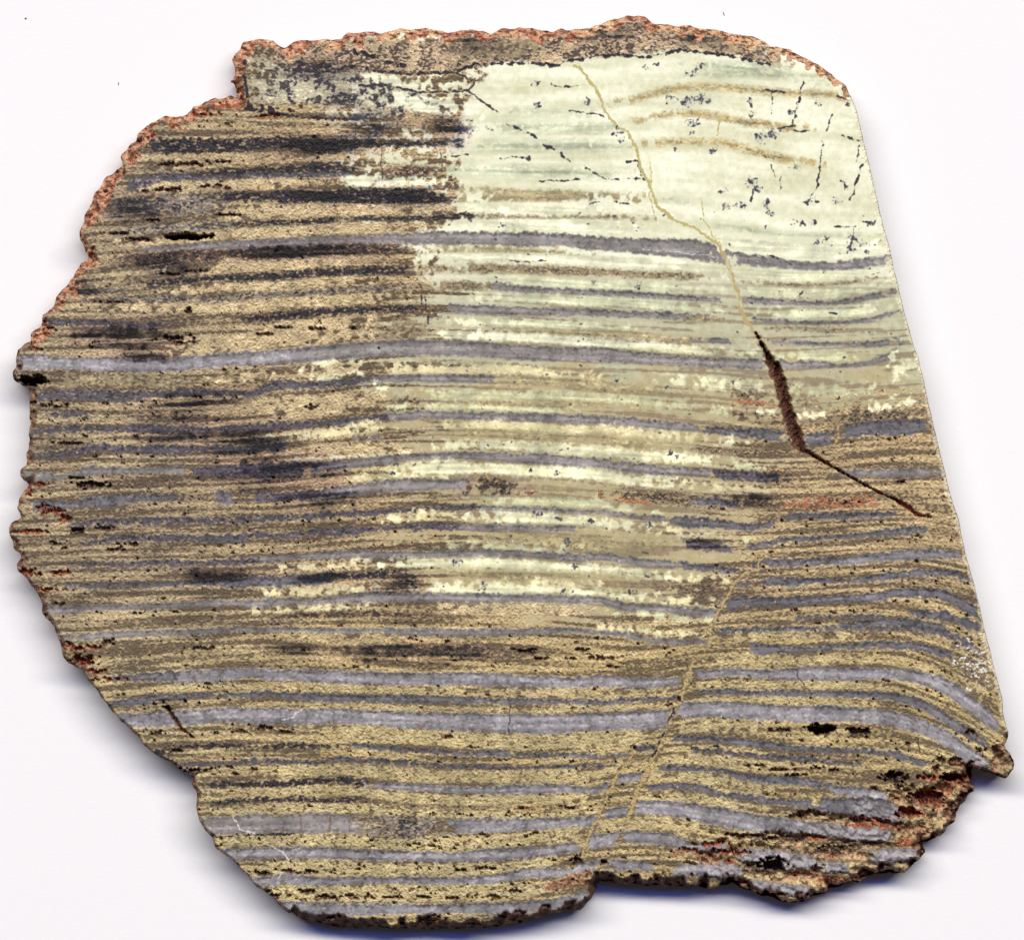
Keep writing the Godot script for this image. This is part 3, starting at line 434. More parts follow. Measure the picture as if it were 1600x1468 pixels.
# look: base colour, mottle colour, fleck colour, mottle share, fleck share, grain, porosity, edge softness, edge raggedness, margin darkness, roughness
const LOOKS := {
	"tn": ["tan_porous_band", Color8(178, 158, 122), Color8(120, 100, 78), Color8(216, 194, 152), 0.26, 0.28, 0.12, 0.5, 5.0, 5.0, 0.0, 0.85],
	"or": ["orange_cream_band", Color8(194, 174, 133), Color8(146, 126, 96), Color8(222, 205, 166), 0.28, 0.3, 0.08, 0.42, 5.0, 6.0, 0.0, 0.85],
	"ye": ["yellow_porous_band", Color8(180, 164, 119), Color8(128, 109, 80), Color8(206, 191, 144), 0.3, 0.3, 0.1, 0.35, 5.0, 6.0, 0.0, 0.85],
	"yb": ["yellow_pitted_band", Color8(182, 167, 122), Color8(104, 86, 62), Color8(212, 197, 151), 0.3, 0.3, 0.2, 0.9, 5.0, 6.0, 0.0, 0.9],
	"dk": ["black_band", Color8(44, 39, 43), Color8(24, 21, 27), Color8(146, 128, 98), 0.42, 0.30, 0.3, 0.12, 4.0, 7.0, 0.0, 0.6],
	"dg": ["dark_grey_band", Color8(88, 83, 90), Color8(54, 50, 58), Color8(138, 126, 112), 0.3, 0.26, 0.2, 0.12, 4.0, 7.0, 0.25, 0.5],
	"bk": ["mottled_brown_band", Color8(96, 80, 66), Color8(46, 38, 40), Color8(166, 140, 102), 0.45, 0.32, 0.3, 0.25, 6.0, 8.0, 0.0, 0.7],
	"gm": ["mottled_grey_band", Color8(122, 114, 104), Color8(58, 55, 60), Color8(172, 154, 120), 0.4, 0.35, 0.25, 0.3, 7.0, 8.0, 0.0, 0.7],
	"dm": ["dark_mottled_patch", Color8(122, 106, 84), Color8(70, 60, 58), Color8(172, 152, 112), 0.42, 0.32, 0.3, 0.4, 8.0, 9.0, 0.0, 0.8],
	"br": ["brown_band", Color8(142, 128, 98), Color8(96, 82, 64), Color8(176, 162, 124), 0.4, 0.28, 0.2, 0.12, 6.0, 6.0, 0.0, 0.5],
	"gr": ["grey_band", Color8(136, 131, 127), Color8(116, 111, 110), Color8(154, 149, 143), 0.3, 0.25, 0.06, 0.0, 4.0, 5.0, 0.24, 0.4],
	"lg": ["lavender_grey_band", Color8(144, 140, 142), Color8(120, 116, 119), Color8(170, 167, 167), 0.32, 0.28, 0.07, 0.0, 3.5, 5.0, 0.3, 0.4],
	"lb": ["slate_grey_band", Color8(108, 105, 108), Color8(80, 77, 82), Color8(132, 128, 126), 0.32, 0.24, 0.1, 0.0, 3.5, 6.0, 0.3, 0.45],
	"wm": ["white_opal_band", Color8(222, 223, 190), Color8(206, 206, 168), Color8(233, 237, 212), 0.2, 0.3, 0.05, 0.0, 7.0, 7.0, 0.0, 0.4],
	"pg": ["pale_green_band", Color8(199, 202, 166), Color8(182, 182, 144), Color8(212, 216, 186), 0.22, 0.3, 0.05, 0.0, 7.0, 7.0, 0.0, 0.4],
	"cr": ["cream_band", Color8(212, 203, 156), Color8(190, 177, 130), Color8(228, 222, 182), 0.22, 0.3, 0.08, 0.05, 7.0, 8.0, 0.0, 0.5],
	"sg": ["sage_band", Color8(184, 190, 160), Color8(166, 170, 140), Color8(198, 206, 178), 0.3, 0.3, 0.06, 0.0, 14.0, 5.0, 0.0, 0.4],
	"ol": ["olive_band", Color8(160, 148, 110), Color8(130, 116, 86), Color8(180, 170, 130), 0.34, 0.3, 0.1, 0.0, 7.0, 7.0, 0.0, 0.45],
	"oc": ["ochre_band", Color8(172, 154, 104), Color8(134, 110, 66), Color8(196, 186, 146), 0.36, 0.34, 0.12, 0.0, 9.0, 7.0, 0.0, 0.45],
	"pk": ["pinkish_crust", Color8(180, 158, 127), Color8(92, 80, 72), Color8(212, 192, 160), 0.4, 0.3, 0.14, 0.35, 6.0, 6.0, 0.0, 0.85],
	"cl": ["clouded_grey_block", Color8(172, 165, 138), Color8(56, 52, 58), Color8(206, 200, 172), 0.42, 0.3, 0.16, 0.12, 8.0, 8.0, 0.0, 0.6],
	"rd": ["rust_streak", Color8(144, 102, 76), Color8(92, 66, 54), Color8(196, 142, 104), 0.4, 0.3, 0.25, 0.6, 7.0, 12.0, 0.0, 0.9],
}
const FAULT_LOOKS := ["lb", "lg", "oc"]
const VEIN_LOOKS := {
	"ink": [Color8(46, 40, 46), 1.3], "och": [Color8(178, 166, 108), 1.2], "ocv": [Color8(178, 156, 108), 1.2], "fdk": [Color8(112, 95, 74), 3.0], "grn": [Color8(190, 190, 150), 1.5],
	"wht": [Color8(205, 205, 205), 1.0], "bru": [Color8(112, 92, 84), 1.6], "rus": [Color8(176, 116, 82), 1.4],
}
const PAPER_SHADE := Color(0.86, 0.858, 0.862)
const GAIN := 1.12          # displayed light over a surface's own reflectance

var noise_of := {}         # name -> PackedByteArray, W x H
var flat_of := {}          # name -> lookup that spreads the noise evenly over 0..1
var inside := PackedByteArray()
var rim: PackedVector2Array = PackedVector2Array()
var rim_style := PackedInt32Array()
var bands: Array = []
var veins: Array = []
var spots: Array = []
var sprays: Array = []
var part_names: Array = []
var part_labels := {}
var got: Array = []        # what each chunk of rows made
var near_got: Array = []
var edge_d := PackedFloat32Array()
var edge_x := PackedFloat32Array()
var edge_y := PackedFloat32Array()
var edge_s := PackedByteArray()
var height := PackedFloat32Array()
var ids := PackedInt32Array()
var bed := PackedInt32Array()     # the level in the bedding of every plan point
var to_albedo := PackedByteArray()


func _ready() -> void:
	var cam := Camera3D.new()
	cam.name = "camera"
	cam.position = Vector3(0, 1.0 + TOP * U, 0)
	cam.rotation = Vector3(-PI / 2, 0, 0)
	cam.fov = rad_to_deg(2.0 * atan(H * 0.5 * U))
	cam.near = 0.05
	cam.far = 10.0
	add_child(cam)
	cam.current = true
	var env := Environment.new()
	env.background_mode = Environment.BG_COLOR
	env.background_color = Color(0.22, 0.22, 0.24)   # the pale inside of the scanner
	env.tonemap_mode = Environment.TONE_MAPPER_LINEAR
	env.tonemap_exposure = 1.0
	env.sdfgi_enabled = true
	env.ssao_enabled = true
	env.ssil_enabled = true
	var around := WorldEnvironment.new()
	around.name = "surroundings"
	around.environment = env
	add_child(around)
	# the scanner's lamp: a long tube across the top of the picture, plus an added, steeper blue light that tints the shadow fringe
	lamp("scanner_tube_warm", 57.0, Color(1.0, 0.98, 0.925), 36.8, 0.64)
	lamp("added_blue_fringe_light", 69.0, Color(0.28, 0.42, 1.0), 4.9, 0.6)

	make_noise()
	read_data()
	trace_rim()
	paper()
	measure_edges()
	paint_all()
	build_slab()
	dust()


func lamp(called: String, up: float, tint: Color, energy: float, deep: float) -> void:
	var l := AreaLight3D.new()
	l.name = called
	l.area_size = Vector2(7.2, deep)
	l.light_color = tint
	l.light_energy = energy
	l.shadow_enabled = true
	var a := deg_to_rad(up)
	l.position = Vector3(0.1, 4.0 * sin(a), -4.0 * cos(a))
	add_child(l)
	l.look_at(Vector3.ZERO, Vector3.UP)


# ---------------------------------------------------------------- noise
func field(called: String, seed_: int, freq: float, octaves: int, wide: int, kind := FastNoiseLite.TYPE_SIMPLEX_SMOOTH) -> void:
	var n := FastNoiseLite.new()
	n.seed = seed_
	n.noise_type = kind
	n.frequency = freq
	n.fractal_type = FastNoiseLite.FRACTAL_FBM if octaves > 1 else FastNoiseLite.FRACTAL_NONE
	n.fractal_octaves = octaves
	n.cellular_return_type = FastNoiseLite.RETURN_DISTANCE
	var im := n.get_image(wide, H, false, false, true)
	if wide != W:
		im.resize(W, H, Image.INTERPOLATE_CUBIC)
	im.convert(Image.FORMAT_L8)
	var data := im.get_data()
	var count := PackedInt32Array()
	count.resize(256)
	var total := 0
	for i in range(0, data.size(), 41):
		count[data[i]] += 1
		total += 1
	var flat := PackedFloat32Array()
	flat.resize(256)
	var run := 0
	for k in 256:
		run += count[k]
		flat[k] = (float(run) - count[k] * 0.5) / total
	noise_of[called] = data
	flat_of[called] = flat


func make_noise() -> void:
	field("fine", 11, 0.36, 1, W)
	field("mottle", 23, 0.06, 3, W)
	field("coarse", 37, 0.011, 3, W)
	field("streak", 41, 0.15, 2, 520)
	field("cell", 53, 0.12, 1, W, FastNoiseLite.TYPE_CELLULAR)
	field("pore", 67, 0.13, 3, 760)
	field("patch", 83, 0.028, 3, W)
	field("lamina", 91, 0.085, 3, 70)
	field("granule", 97, 0.17, 2, 1100)
	field("grain", 71, 0.16, 2, W)
	to_albedo.resize(256)
	for k in 256:
		to_albedo[k] = int(round(clampf(pow(clampf(pow(k / 255.0, 2.2) / GAIN, 0.0, 1.0), 1.0 / 2.2), 0, 1) * 255.0))


# ---------------------------------------------------------------- data
func pair(t: String) -> PackedFloat64Array:
	return t.split_floats(",")


func read_data() -> void:
	part_names = ["", "tan_matrix", "opal_matrix", "rusty_rind", "sawn_chamfer", "broken_rim", "open_fissure", "hairline_fissure", "hairline_fissure"]
	part_labels = {3: "rust-red weathered crust along the slab's top and upper edge", 4: "pale sawn edge", 5: "dark broken lower rim", 6: "dark brown open crack tapering upward", 7: "thin rusty crack running on from the open one"}
	for line in BANDS.strip_edges().split("\n"):
		var w := line.split(" ", false)
		var xs := PackedFloat32Array()
		var a := PackedFloat32Array()
		var b := PackedFloat32Array()
		for k in range(1, w.size()):
			var v := pair(w[k])
			xs.append(v[0])
			a.append(v[1])
			b.append(v[2])
		var x0 := int(xs[0])
		var x1 := int(xs[-1])
		var ya := PackedFloat32Array()
		var yb := PackedFloat32Array()
		var lo := 1e9
		var hi := -1e9
		var s := 0
		for x in range(x0, x1 + 1):
			while s < xs.size() - 2 and x > xs[s + 1]:
				s += 1
			var t := (x - xs[s]) / (xs[s + 1] - xs[s])
			var p := maxi(s - 1, 0)
			var n := mini(s + 2, xs.size() - 1)
			var tp := xs[p] - xs[s]
			var tn := xs[n] - xs[s]
			var tb := xs[s + 1] - xs[s]
			var u: float
			var v2: float
			if p == s or n == s + 1:
				u = lerpf(a[s], a[s + 1], t)
				v2 = lerpf(b[s], b[s + 1], t)
			else:
				u = cubic_interpolate_in_time(a[s], a[s + 1], a[p], a[n], t, tb, tp, tn)
				v2 = cubic_interpolate_in_time(b[s], b[s + 1], b[p], b[n], t, tb, tp, tn)
			ya.append(u)
			yb.append(v2)
			lo = minf(lo, u)
			hi = maxf(hi, v2)
		bands.append({"look": w[0], "x0": x0, "x1": x1, "a": ya, "b": yb, "lo": lo - 14.0, "hi": hi + 14.0, "id": part_names.size()})
		part_names.append(LOOKS[w[0]][0])
	for line in VEINS.strip_edges().split("\n"):
		var w := line.split(" ", false)
		var pts := PackedVector2Array()
		for k in range(2, w.size()):
			var v := pair(w[k])
			pts.append(Vector2(v[0], v[1]))
		var id := 0
		if w[0] in ["och", "ocv", "grn"] and float(w[1]) > 3.5:
			id = part_names.size()
			part_names.append("fault_vein")
		veins.append({"look": w[0], "w": float(w[1]), "p": roughen(pts, 5.0, 2.2, 100 + veins.size()), "id": id})
	for line in SPOTS.strip_edges().split("\n"):
		var w := line.split(" ", false)
		for k in range(1, w.size()):
			var v := pair(w[k])
			var id := 0
			if w[0] != "stain" and v[2] * v[3] > 30.0:
				id = part_names.size()
				part_names.append("cavity" if w[0] == "pit" else "rusty_cavity")
			spots.append([w[0], v[0], v[1], v[2], v[3], id])
	var rng := RandomNumberGenerator.new()
	rng.seed = 9
	for line in SPRAYS.strip_edges().split("\n"):
		var w := line.split(" ", false)
		for k in range(1, w.size()):
			var v := pair(w[k])
			spray(Vector2(v[0], v[1]), v[2], rng)
	# small loose specks of manganese all over the opal
	for k in 420:
		var c := Vector2(rng.randf_range(700, 1400), rng.randf_range(330, 960))
		if c.x > 1150.0 and c.y > 640.0:
			continue
		sprays.append([c, c + Vector2.from_angle(rng.randf_range(-0.9, 0.9)) * rng.randf_range(0.3, 3.0), rng.randf_range(1.2, 2.6)])
	# glints painted in as pale specks across the face, then chalky flecks at the lower right corner
	for k in 900:
		var c := Vector2(rng.randf_range(60, 1540), rng.randf_range(180, 1400))
		sprays.append([c, c + Vector2(rng.randf_range(-1.2, 1.2), 0.6), rng.randf_range(0.9, 1.6), Color8(222, 220, 222), rng.randf_range(0.25, 0.8)])
	for k in 240:
		var c := Vector2(1525, 1035) + Vector2.from_angle(rng.randf() * TAU) * Vector2(38, 46) * pow(rng.randf(), 0.7)
		sprays.append([c, c + Vector2(rng.randf_range(-2.6, 2.6), rng.randf_range(-1.6, 1.6)), rng.randf_range(1.0, 2.6), Color8(226, 224, 222), 0.9])


func spray(c: Vector2, r: float, rng: RandomNumberGenerator) -> void:
	# a little fern of manganese: a few stems that wander and fork
	sprays.append([c, c + Vector2(r * 0.4, 0.0), r * 1.1, Color8(150, 152, 160), 0.22])
	for k in int(3 + r * 0.9):
		var p := c + Vector2.from_angle(rng.randf() * TAU) * r * sqrt(rng.randf()) * Vector2(1.0, 0.7)
		var a := rng.randf() * TAU
		for j in rng.randi_range(1, 3):
			a += rng.randf_range(-1.2, 1.2)
			var q := p + Vector2.from_angle(a) * rng.randf_range(0.8, 2.8)
			var tone := rng.randf()
			sprays.append([p, q, rng.randf_range(0.8, 2.9), Color8(44, 40, 52).lerp(Color8(104, 100, 108), tone * tone), rng.randf_range(0.55, 0.9)])
			p = q


func roughen(pts: PackedVector2Array, every: float, far: float, seed_: int) -> PackedVector2Array:
	var n := FastNoiseLite.new()
	n.seed = seed_
	n.frequency = 0.09
	n.fractal_octaves = 3
	var res := PackedVector2Array()
	for k in pts.size() - 1:
		var d := pts[k + 1] - pts[k]
		var m := maxi(1, int(d.length() / every))
		for j in m:
			var p := pts[k] + d * (float(j) / m)
			res.append(p + Vector2(n.get_noise_2d(p.x, p.y), n.get_noise_2d(p.x + 500.0, p.y)) * far * 1.5)
	res.append(pts[-1])
	return res


# ---------------------------------------------------------------- outline
func trace_rim() -> void:
	var pts := PackedVector2Array()
	var style := PackedInt32Array()
	for line in OUTLINE.strip_edges().split("\n"):
		var w := line.split(" ", false)
		for k in range(1, w.size()):
			var v := pair(w[k])
			pts.append(Vector2(v[0], v[1]))
			style.append(int(w[0].trim_prefix("style")))
	var n := FastNoiseLite.new()
	n.seed = 5
	n.frequency = 0.034
	n.fractal_octaves = 4
	n.fractal_gain = 0.42
	var rough := [0.5, 2.6, 3.2, 3.2, 1.6, 2.0, 3.6, 1.6]
	for k in pts.size():
		var a := pts[k]
		var b := pts[(k + 1) % pts.size()]
		var p := pts[k - 1 if k else pts.size() - 1]
		var q := pts[(k + 2) % pts.size()]
		var m := maxi(1, int(a.distance_to(b) / 3.0))
		var out := (b - a).orthogonal().normalized()
		for j in m:
			var t := float(j) / m
			var c := a.lerp(b, t).lerp(a.cubic_interpolate(b, p, q, t), 0.45)
			rim.append(c + out * n.get_noise_2d(c.x, c.y) * rough[style[k]] * 1.6)
			rim_style.append(style[k])
	# which plan points lie inside, row by row
	inside.resize(W * H)
	for y in H:
		var cross := PackedFloat32Array()
		for k in rim.size():
			var a := rim[k]
			var b := rim[(k + 1) % rim.size()]
			if (a.y > y) != (b.y > y):
				cross.append(a.x + (y - a.y) / (b.y - a.y) * (b.x - a.x))
		cross.sort()
		for k in range(0, cross.size() - 1, 2):
			for x in range(maxi(0, ceili(cross[k])), mini(W, floori(cross[k + 1]) + 1)):
				inside[y * W + x] = 1


func chunk_rows(c: int) -> Vector2i:
	return Vector2i(c * H / ROWS, (c + 1) * H / ROWS)


func in_threads(work: Callable) -> void:
	WorkerThreadPool.wait_for_group_task_completion(WorkerThreadPool.add_group_task(work, ROWS))


func measure_edges() -> void:
	near_got.resize(ROWS)
	in_threads(measure_chunk)
	for c in ROWS:
		edge_d.append_array(near_got[c][0])
		edge_x.append_array(near_got[c][1])
		edge_y.append_array(near_got[c][2])
		edge_s.append_array(near_got[c][3])


func measure_chunk(c: int) -> void:
	var r := chunk_rows(c)
	var n := (r.y - r.x) * W
	var d := PackedFloat32Array()
	var ex := PackedFloat32Array()
	var ey := PackedFloat32Array()
	var es := PackedByteArray()
	d.resize(n)
	d.fill(900.0)
	ex.resize(n)
	ey.resize(n)
	es.resize(n)
	var reach := 34.0
	for k in rim.size():
		var a := rim[k]
		var b := rim[(k + 1) % rim.size()]
		var y0 := maxi(r.x, int(minf(a.y, b.y) - reach))
		var y1 := mini(r.y, int(maxf(a.y, b.y) + reach))
		if y0 >= y1:
			continue
		var x0 := maxi(0, int(minf(a.x, b.x) - reach))
		var x1 := mini(W, int(maxf(a.x, b.x) + reach))
		var ab := b - a
		var l2 := maxf(ab.length_squared(), 1e-6)
		for y in range(y0, y1):
			var o := (y - r.x) * W
			for x in range(x0, x1):
				var t := clampf(((x - a.x) * ab.x + (y - a.y) * ab.y) / l2, 0.0, 1.0)
				var px := a.x + ab.x * t
				var py := a.y + ab.y * t
				var q := (x - px) * (x - px) + (y - py) * (y - py)
				if q < d[o + x]:
					d[o + x] = q
					ex[o + x] = px
					ey[o + x] = py
					es[o + x] = rim_style[k]
	near_got[c] = [d, ex, ey, es]


# ---------------------------------------------------------------- the stone itself, as colour and relief
func ramp(x: float, a: float, b: float) -> float:
	var t := clampf((x - a) / (b - a), 0.0, 1.0)
	return t * t * (3.0 - 2.0 * t)


func along(y: float, ys: Array, xs: Array) -> float:
	var k := 0
	while k < ys.size() - 2 and y > ys[k + 1]:
		k += 1
	return lerpf(xs[k], xs[k + 1], clampf((y - ys[k]) / (ys[k + 1] - ys[k]), 0.0, 1.0))


func strata() -> void:
	# the folded bedding: a few layers followed across the slab, everything else bends along between them
	var xs := [0, 200, 400, 600, 800, 1000, 1100, 1200, 1400, 1500, 1600]
	var layers := [
		["top", 215, 215, 215, 215, 212, 210, 215, 225, 240, 245, 250], ["first grey", 415, 400, 373, 371, 374, 388, 394, 400, 406, 398, 390],
		["great grey", 565, 570, 563, 545, 548, 560, 565, 570, 560, 552, 545], ["third", 672, 672, 668, 649, 652, 660, 670, 681, 667, 663, 660],
		["fourth", 745, 738, 735, 717, 716, 727, 737, 746, 738, 738, 738], ["fifth", 955, 949, 944, 935, 937, 953, 950, 940, 930, 950, 990],
		["sixth", 1066, 1062, 1052, 1060, 1065, 1068, 1052, 1050, 1054, 1095, 1150], ["seventh", 1130, 1124, 1118, 1123, 1130, 1126, 1110, 1110, 1116, 1150, 1210],
		["eighth", 1290, 1290, 1290, 1287, 1288, 1262, 1275, 1295, 1305, 1308, 1310], ["bottom", 1480, 1480, 1480, 1480, 1480, 1480, 1480, 1480, 1480, 1480, 1480],
	]
	bed.resize(W * H)
	var level := [215.0, 380.0, 558.0, 664.0, 732.0, 946.0, 1060.0, 1122.0, 1288.0, 1467.0]
	for x in W:
		var k := 0
		while k < xs.size() - 2 and x > xs[k + 1]:
			k += 1
		var t: float = (float(x) - xs[k]) / (xs[k + 1] - xs[k])
		t = clampf(t, 0.0, 1.0)
		var ys := PackedFloat32Array()
		for l in layers:
			var p: float = l[maxi(k, 1)]
			var q: float = l[mini(k + 3, xs.size())]
			ys.append(cubic_interpolate(l[k + 1], l[k + 2], p, q, t))
		var j := 0
		for y in H:
			while j < ys.size() - 2 and y > ys[j + 1]:
				j += 1
			var f := (y - ys[j]) / (ys[j + 1] - ys[j])
			bed[y * W + x] = clampi(int(lerpf(level[j], level[j + 1], f)), 0, H - 1) if y > ys[0] else clampi(int(level[0] + y - ys[0]), 0, H - 1)


func paint_all() -> void:
	strata()
	got.resize(ROWS)
	in_threads(paint_chunk)
	var rgb := PackedByteArray()
	var fine := PackedByteArray()
	for c in ROWS:
		rgb.append_array(got[c][0])
		fine.append_array(got[c][1])
		height.append_array(got[c][2])
		ids.append_array(got[c][3])
	got.clear()
	stone = StandardMaterial3D.new()
	stone.resource_name = "polished_banded_stone"
	var im := Image.create_from_data(W, H, false, Image.FORMAT_RGB8, rgb)
	var relief := Image.create_from_data(W, H, false, Image.FORMAT_RGB8, fine)
	stone.albedo_texture = ImageTexture.create_from_image(im)
	var rt := ImageTexture.create_from_image(relief)
	stone.roughness_texture = rt
	stone.roughness_texture_channel = BaseMaterial3D.TEXTURE_CHANNEL_GREEN
	stone.roughness = 1.0
	stone.metallic_specular = 0.35
	stone.heightmap_enabled = true
	stone.heightmap_texture = rt
	stone.heightmap_scale = 0.05
	stone.texture_repeat = false


var stone: StandardMaterial3D


func paint_chunk(c: int) -> void:
	var rows := chunk_rows(c)
	var n := (rows.y - rows.x) * W
	var off := rows.x * W
	var R := PackedFloat32Array()
	var G := PackedFloat32Array()
	var B := PackedFloat32Array()
	var por := PackedFloat32Array()
	var rou := PackedFloat32Array()
	var hgt := PackedFloat32Array()
	var id := PackedInt32Array()
	for buf in [R, G, B, por, rou, hgt]:
		buf.resize(n)
	id.resize(n)
	R.resize(n)
	G.resize(n)
	B.resize(n)
	por.resize(n)
	rou.resize(n)
	hgt.resize(n)
	var fine: PackedByteArray = noise_of["fine"]
	var fine_f: PackedFloat32Array = flat_of["fine"]
	var mott: PackedByteArray = noise_of["mottle"]
	var mott_f: PackedFloat32Array = flat_of["mottle"]
	var coarse: PackedByteArray = noise_of["coarse"]
	var coarse_f: PackedFloat32Array = flat_of["coarse"]
	var streak: PackedByteArray = noise_of["streak"]
	var streak_f: PackedFloat32Array = flat_of["streak"]
	var cell: PackedByteArray = noise_of["cell"]
	var cell_f: PackedFloat32Array = flat_of["cell"]
	var pore: PackedByteArray = noise_of["pore"]
	var pore_f: PackedFloat32Array = flat_of["pore"]
	var grain: PackedByteArray = noise_of["grain"]
	var grain_f: PackedFloat32Array = flat_of["grain"]
	var patch: PackedByteArray = noise_of["patch"]
	var patch_f: PackedFloat32Array = flat_of["patch"]
	var lamina: PackedByteArray = noise_of["lamina"]
	var lamina_f: PackedFloat32Array = flat_of["lamina"]
	var granule: PackedByteArray = noise_of["granule"]
	var granule_f: PackedFloat32Array = flat_of["granule"]

	var xl_at := PackedFloat32Array()
	var xr_at := PackedFloat32Array()
	for y in H:
		xl_at.append(along(y, [60, 150, 200, 260, 340, 380, 450, 490, 530, 600, 650, 700, 760, 800, 830, 870, 940, 965], [735, 735, 725, 705, 690, 650, 700, 690, 640, 600, 630, 650, 620, 720, 730, 640, 700, 900]))
		xr_at.append(along(y, [60, 560, 620, 650, 700, 750, 790, 830, 870, 910, 940, 965], [1700, 1700, 1500, 1160, 1150, 1190, 1120, 1130, 1120, 1080, 1090, 900]))
	# the matrix between the bands: weathered tan, and opal where the stone is fresh
	for y in range(rows.x, rows.y):
		var mint_y := ramp(430.0 - y, -60.0, 40.0)
		var low := ramp(y, 900.0, 1040.0)
		for x in W:
			var i := (y - rows.x) * W + x
			var g := off + i
			hgt[i] = TOP
			if inside[g] == 0:
				continue
			var nm := mott_f[mott[g]]
			var nco := coarse_f[coarse[g]]
			var ns := streak_f[streak[g]]
			var nf := fine_f[fine[g]]
			var ng := grain_f[grain[g]]
			var wob := (nm - 0.5) * 26.0 + (nco - 0.5) * 50.0
			var la0 := lamina_f[lamina[bed[g] * W + x]]
			var deep := ramp(y, 420.0, 470.0)
			wob += (la0 - 0.5) * 170.0 * deep + (granule_f[granule[g]] - 0.5) * 24.0 * deep
			var wide := 9.0 + 34.0 * deep
			var tongue := ramp(372.0 - y, 0.0, 20.0) * ramp(float(x), 470.0, 560.0) * ramp(nm * 0.5 + ng * 0.15 + patch_f[patch[g]] * 0.35, 0.42, 0.66) * 0.9
			var yy := clampi(int(y + ((nm - 0.5) * 44.0 + (la0 - 0.5) * 56.0) * deep), 0, H - 1)
			var xl := xl_at[yy]
			var xr := xr_at[yy]
			var opal := ramp(x + wob, xl - wide, xl + wide) * ramp(xr - x + wob, -wide, wide)
			opal = maxf(opal, tongue)
			opal *= ramp(972.0 - y + (la0 - 0.5) * 30.0 + (nm - 0.5) * 14.0, -8.0, 8.0)
			# tan
			var s := bed[g] * W + x
			var la := lamina_f[lamina[s]]
			var gr := granule_f[granule[s]]
			ns = streak_f[streak[s]]
			var left := ramp(520.0 - x, -120.0, 320.0)
			var tr := lerpf(172.0, 166.0, left)
			var tg := lerpf(150.0, 148.0, left) + low * 2.0
			var tb := lerpf(112.0, 118.0, left) - low * 6.0
			var dark := ramp(0.44 - gr * 0.28 - la * 0.44 - nm * 0.16 - patch_f[patch[g]] * 0.12, -0.09, 0.09) * 0.78
			tr = lerpf(tr, 94.0, dark)
			tg = lerpf(tg, 80.0, dark)
			tb = lerpf(tb, 66.0, dark)
			var fl := ramp(gr * 0.36 + ng * 0.14 + la * 0.5, 0.60, 0.85)
			tr = lerpf(tr, 212.0, fl * 0.75)
			tg = lerpf(tg, 192.0, fl * 0.75)
			tb = lerpf(tb, 146.0, fl * 0.75)
			var k := lerpf(1.0, 0.93, ramp(700.0 - x, -40.0, 60.0) * (1.0 - low)) + (nf - 0.5) * 0.10 + (nco - 0.5) * 0.12 + (la - 0.5) * 0.12
			# opal
			var orr := lerpf(180.0, 226.0, mint_y)
			var og := lerpf(179.0, 227.0, mint_y)
			var ob := lerpf(147.0, 197.0, mint_y)
			var veil := (nm - 0.5) * 11.0 + (ns - 0.5) * 3.0 + (ng - 0.5) * 5.0 + (nco - 0.5) * 8.0 + (la - 0.5) * 12.0 * (1.3 - mint_y) + (lamina_f[lamina[(bed[g] / 3 + 500) * W + x]] - 0.62) * 26.0 * mint_y
			var warm := ramp(y + (nco - 0.5) * 120.0, 520.0, 640.0) * (0.55 + 0.9 * (la - 0.3))
			orr -= warm * 7.0
			og -= warm * 19.0
			ob -= warm * 28.0
			var seam := ramp(0.30 - la - (nm - 0.5) * 0.2, -0.06, 0.08) * (1.0 - mint_y) * 30.0
			veil += (cell_f[cell[g]] - 0.5) * 5.0 + (nf - 0.5) * 4.0
			orr -= seam * 0.8
			og -= seam * 1.15
			ob -= seam * 0.85
			orr += veil
			og += veil
			ob += veil * 1.3
			R[i] = lerpf(tr * k, orr, opal)
			G[i] = lerpf(tg * k, og, opal)
			B[i] = lerpf(tb * k, ob, opal)
			por[i] = 0.55 * (1.0 - opal)
			rou[i] = lerpf(0.85, 0.4, opal)
			id[i] = 2 if opal > 0.5 else 1

	# bands
	for band in bands:
		if band.hi < rows.x or band.lo > rows.y:
			continue
		var L: Array = LOOKS[band.look]
		var ca: Color = L[1]
		var cb: Color = L[2]
		var cc: Color = L[3]
		var kb: float = L[4]
		var kc: float = L[5]
		var amp: float = L[6]
		var lp: float = L[7]
		var soft: float = L[8]
		var rag: float = L[9]
		var fringe: float = L[10]
		var lr: float = L[11]
		var ya: PackedFloat32Array = band.a
		var yb: PackedFloat32Array = band.b
		var x0: int = band.x0
		var x1: int = band.x1
		var bid: int = band.id
		var sm: bool = band.look in ["gr", "lg", "lb", "wm", "pg", "sg", "oc", "ol"]
		var blur := 9.0 if band.look in ["lb", "lg", "dg"] else 16.0 if band.look in ["gr", "dk"] else 70.0 if band.look in ["wm", "pg", "ol", "cr", "ye", "sg", "or"] else 36.0
		var pale: bool = band.look in ["wm", "pg"]
		var big: bool = band.look in ["gm", "dm", "bk", "dk", "cl", "pk"]
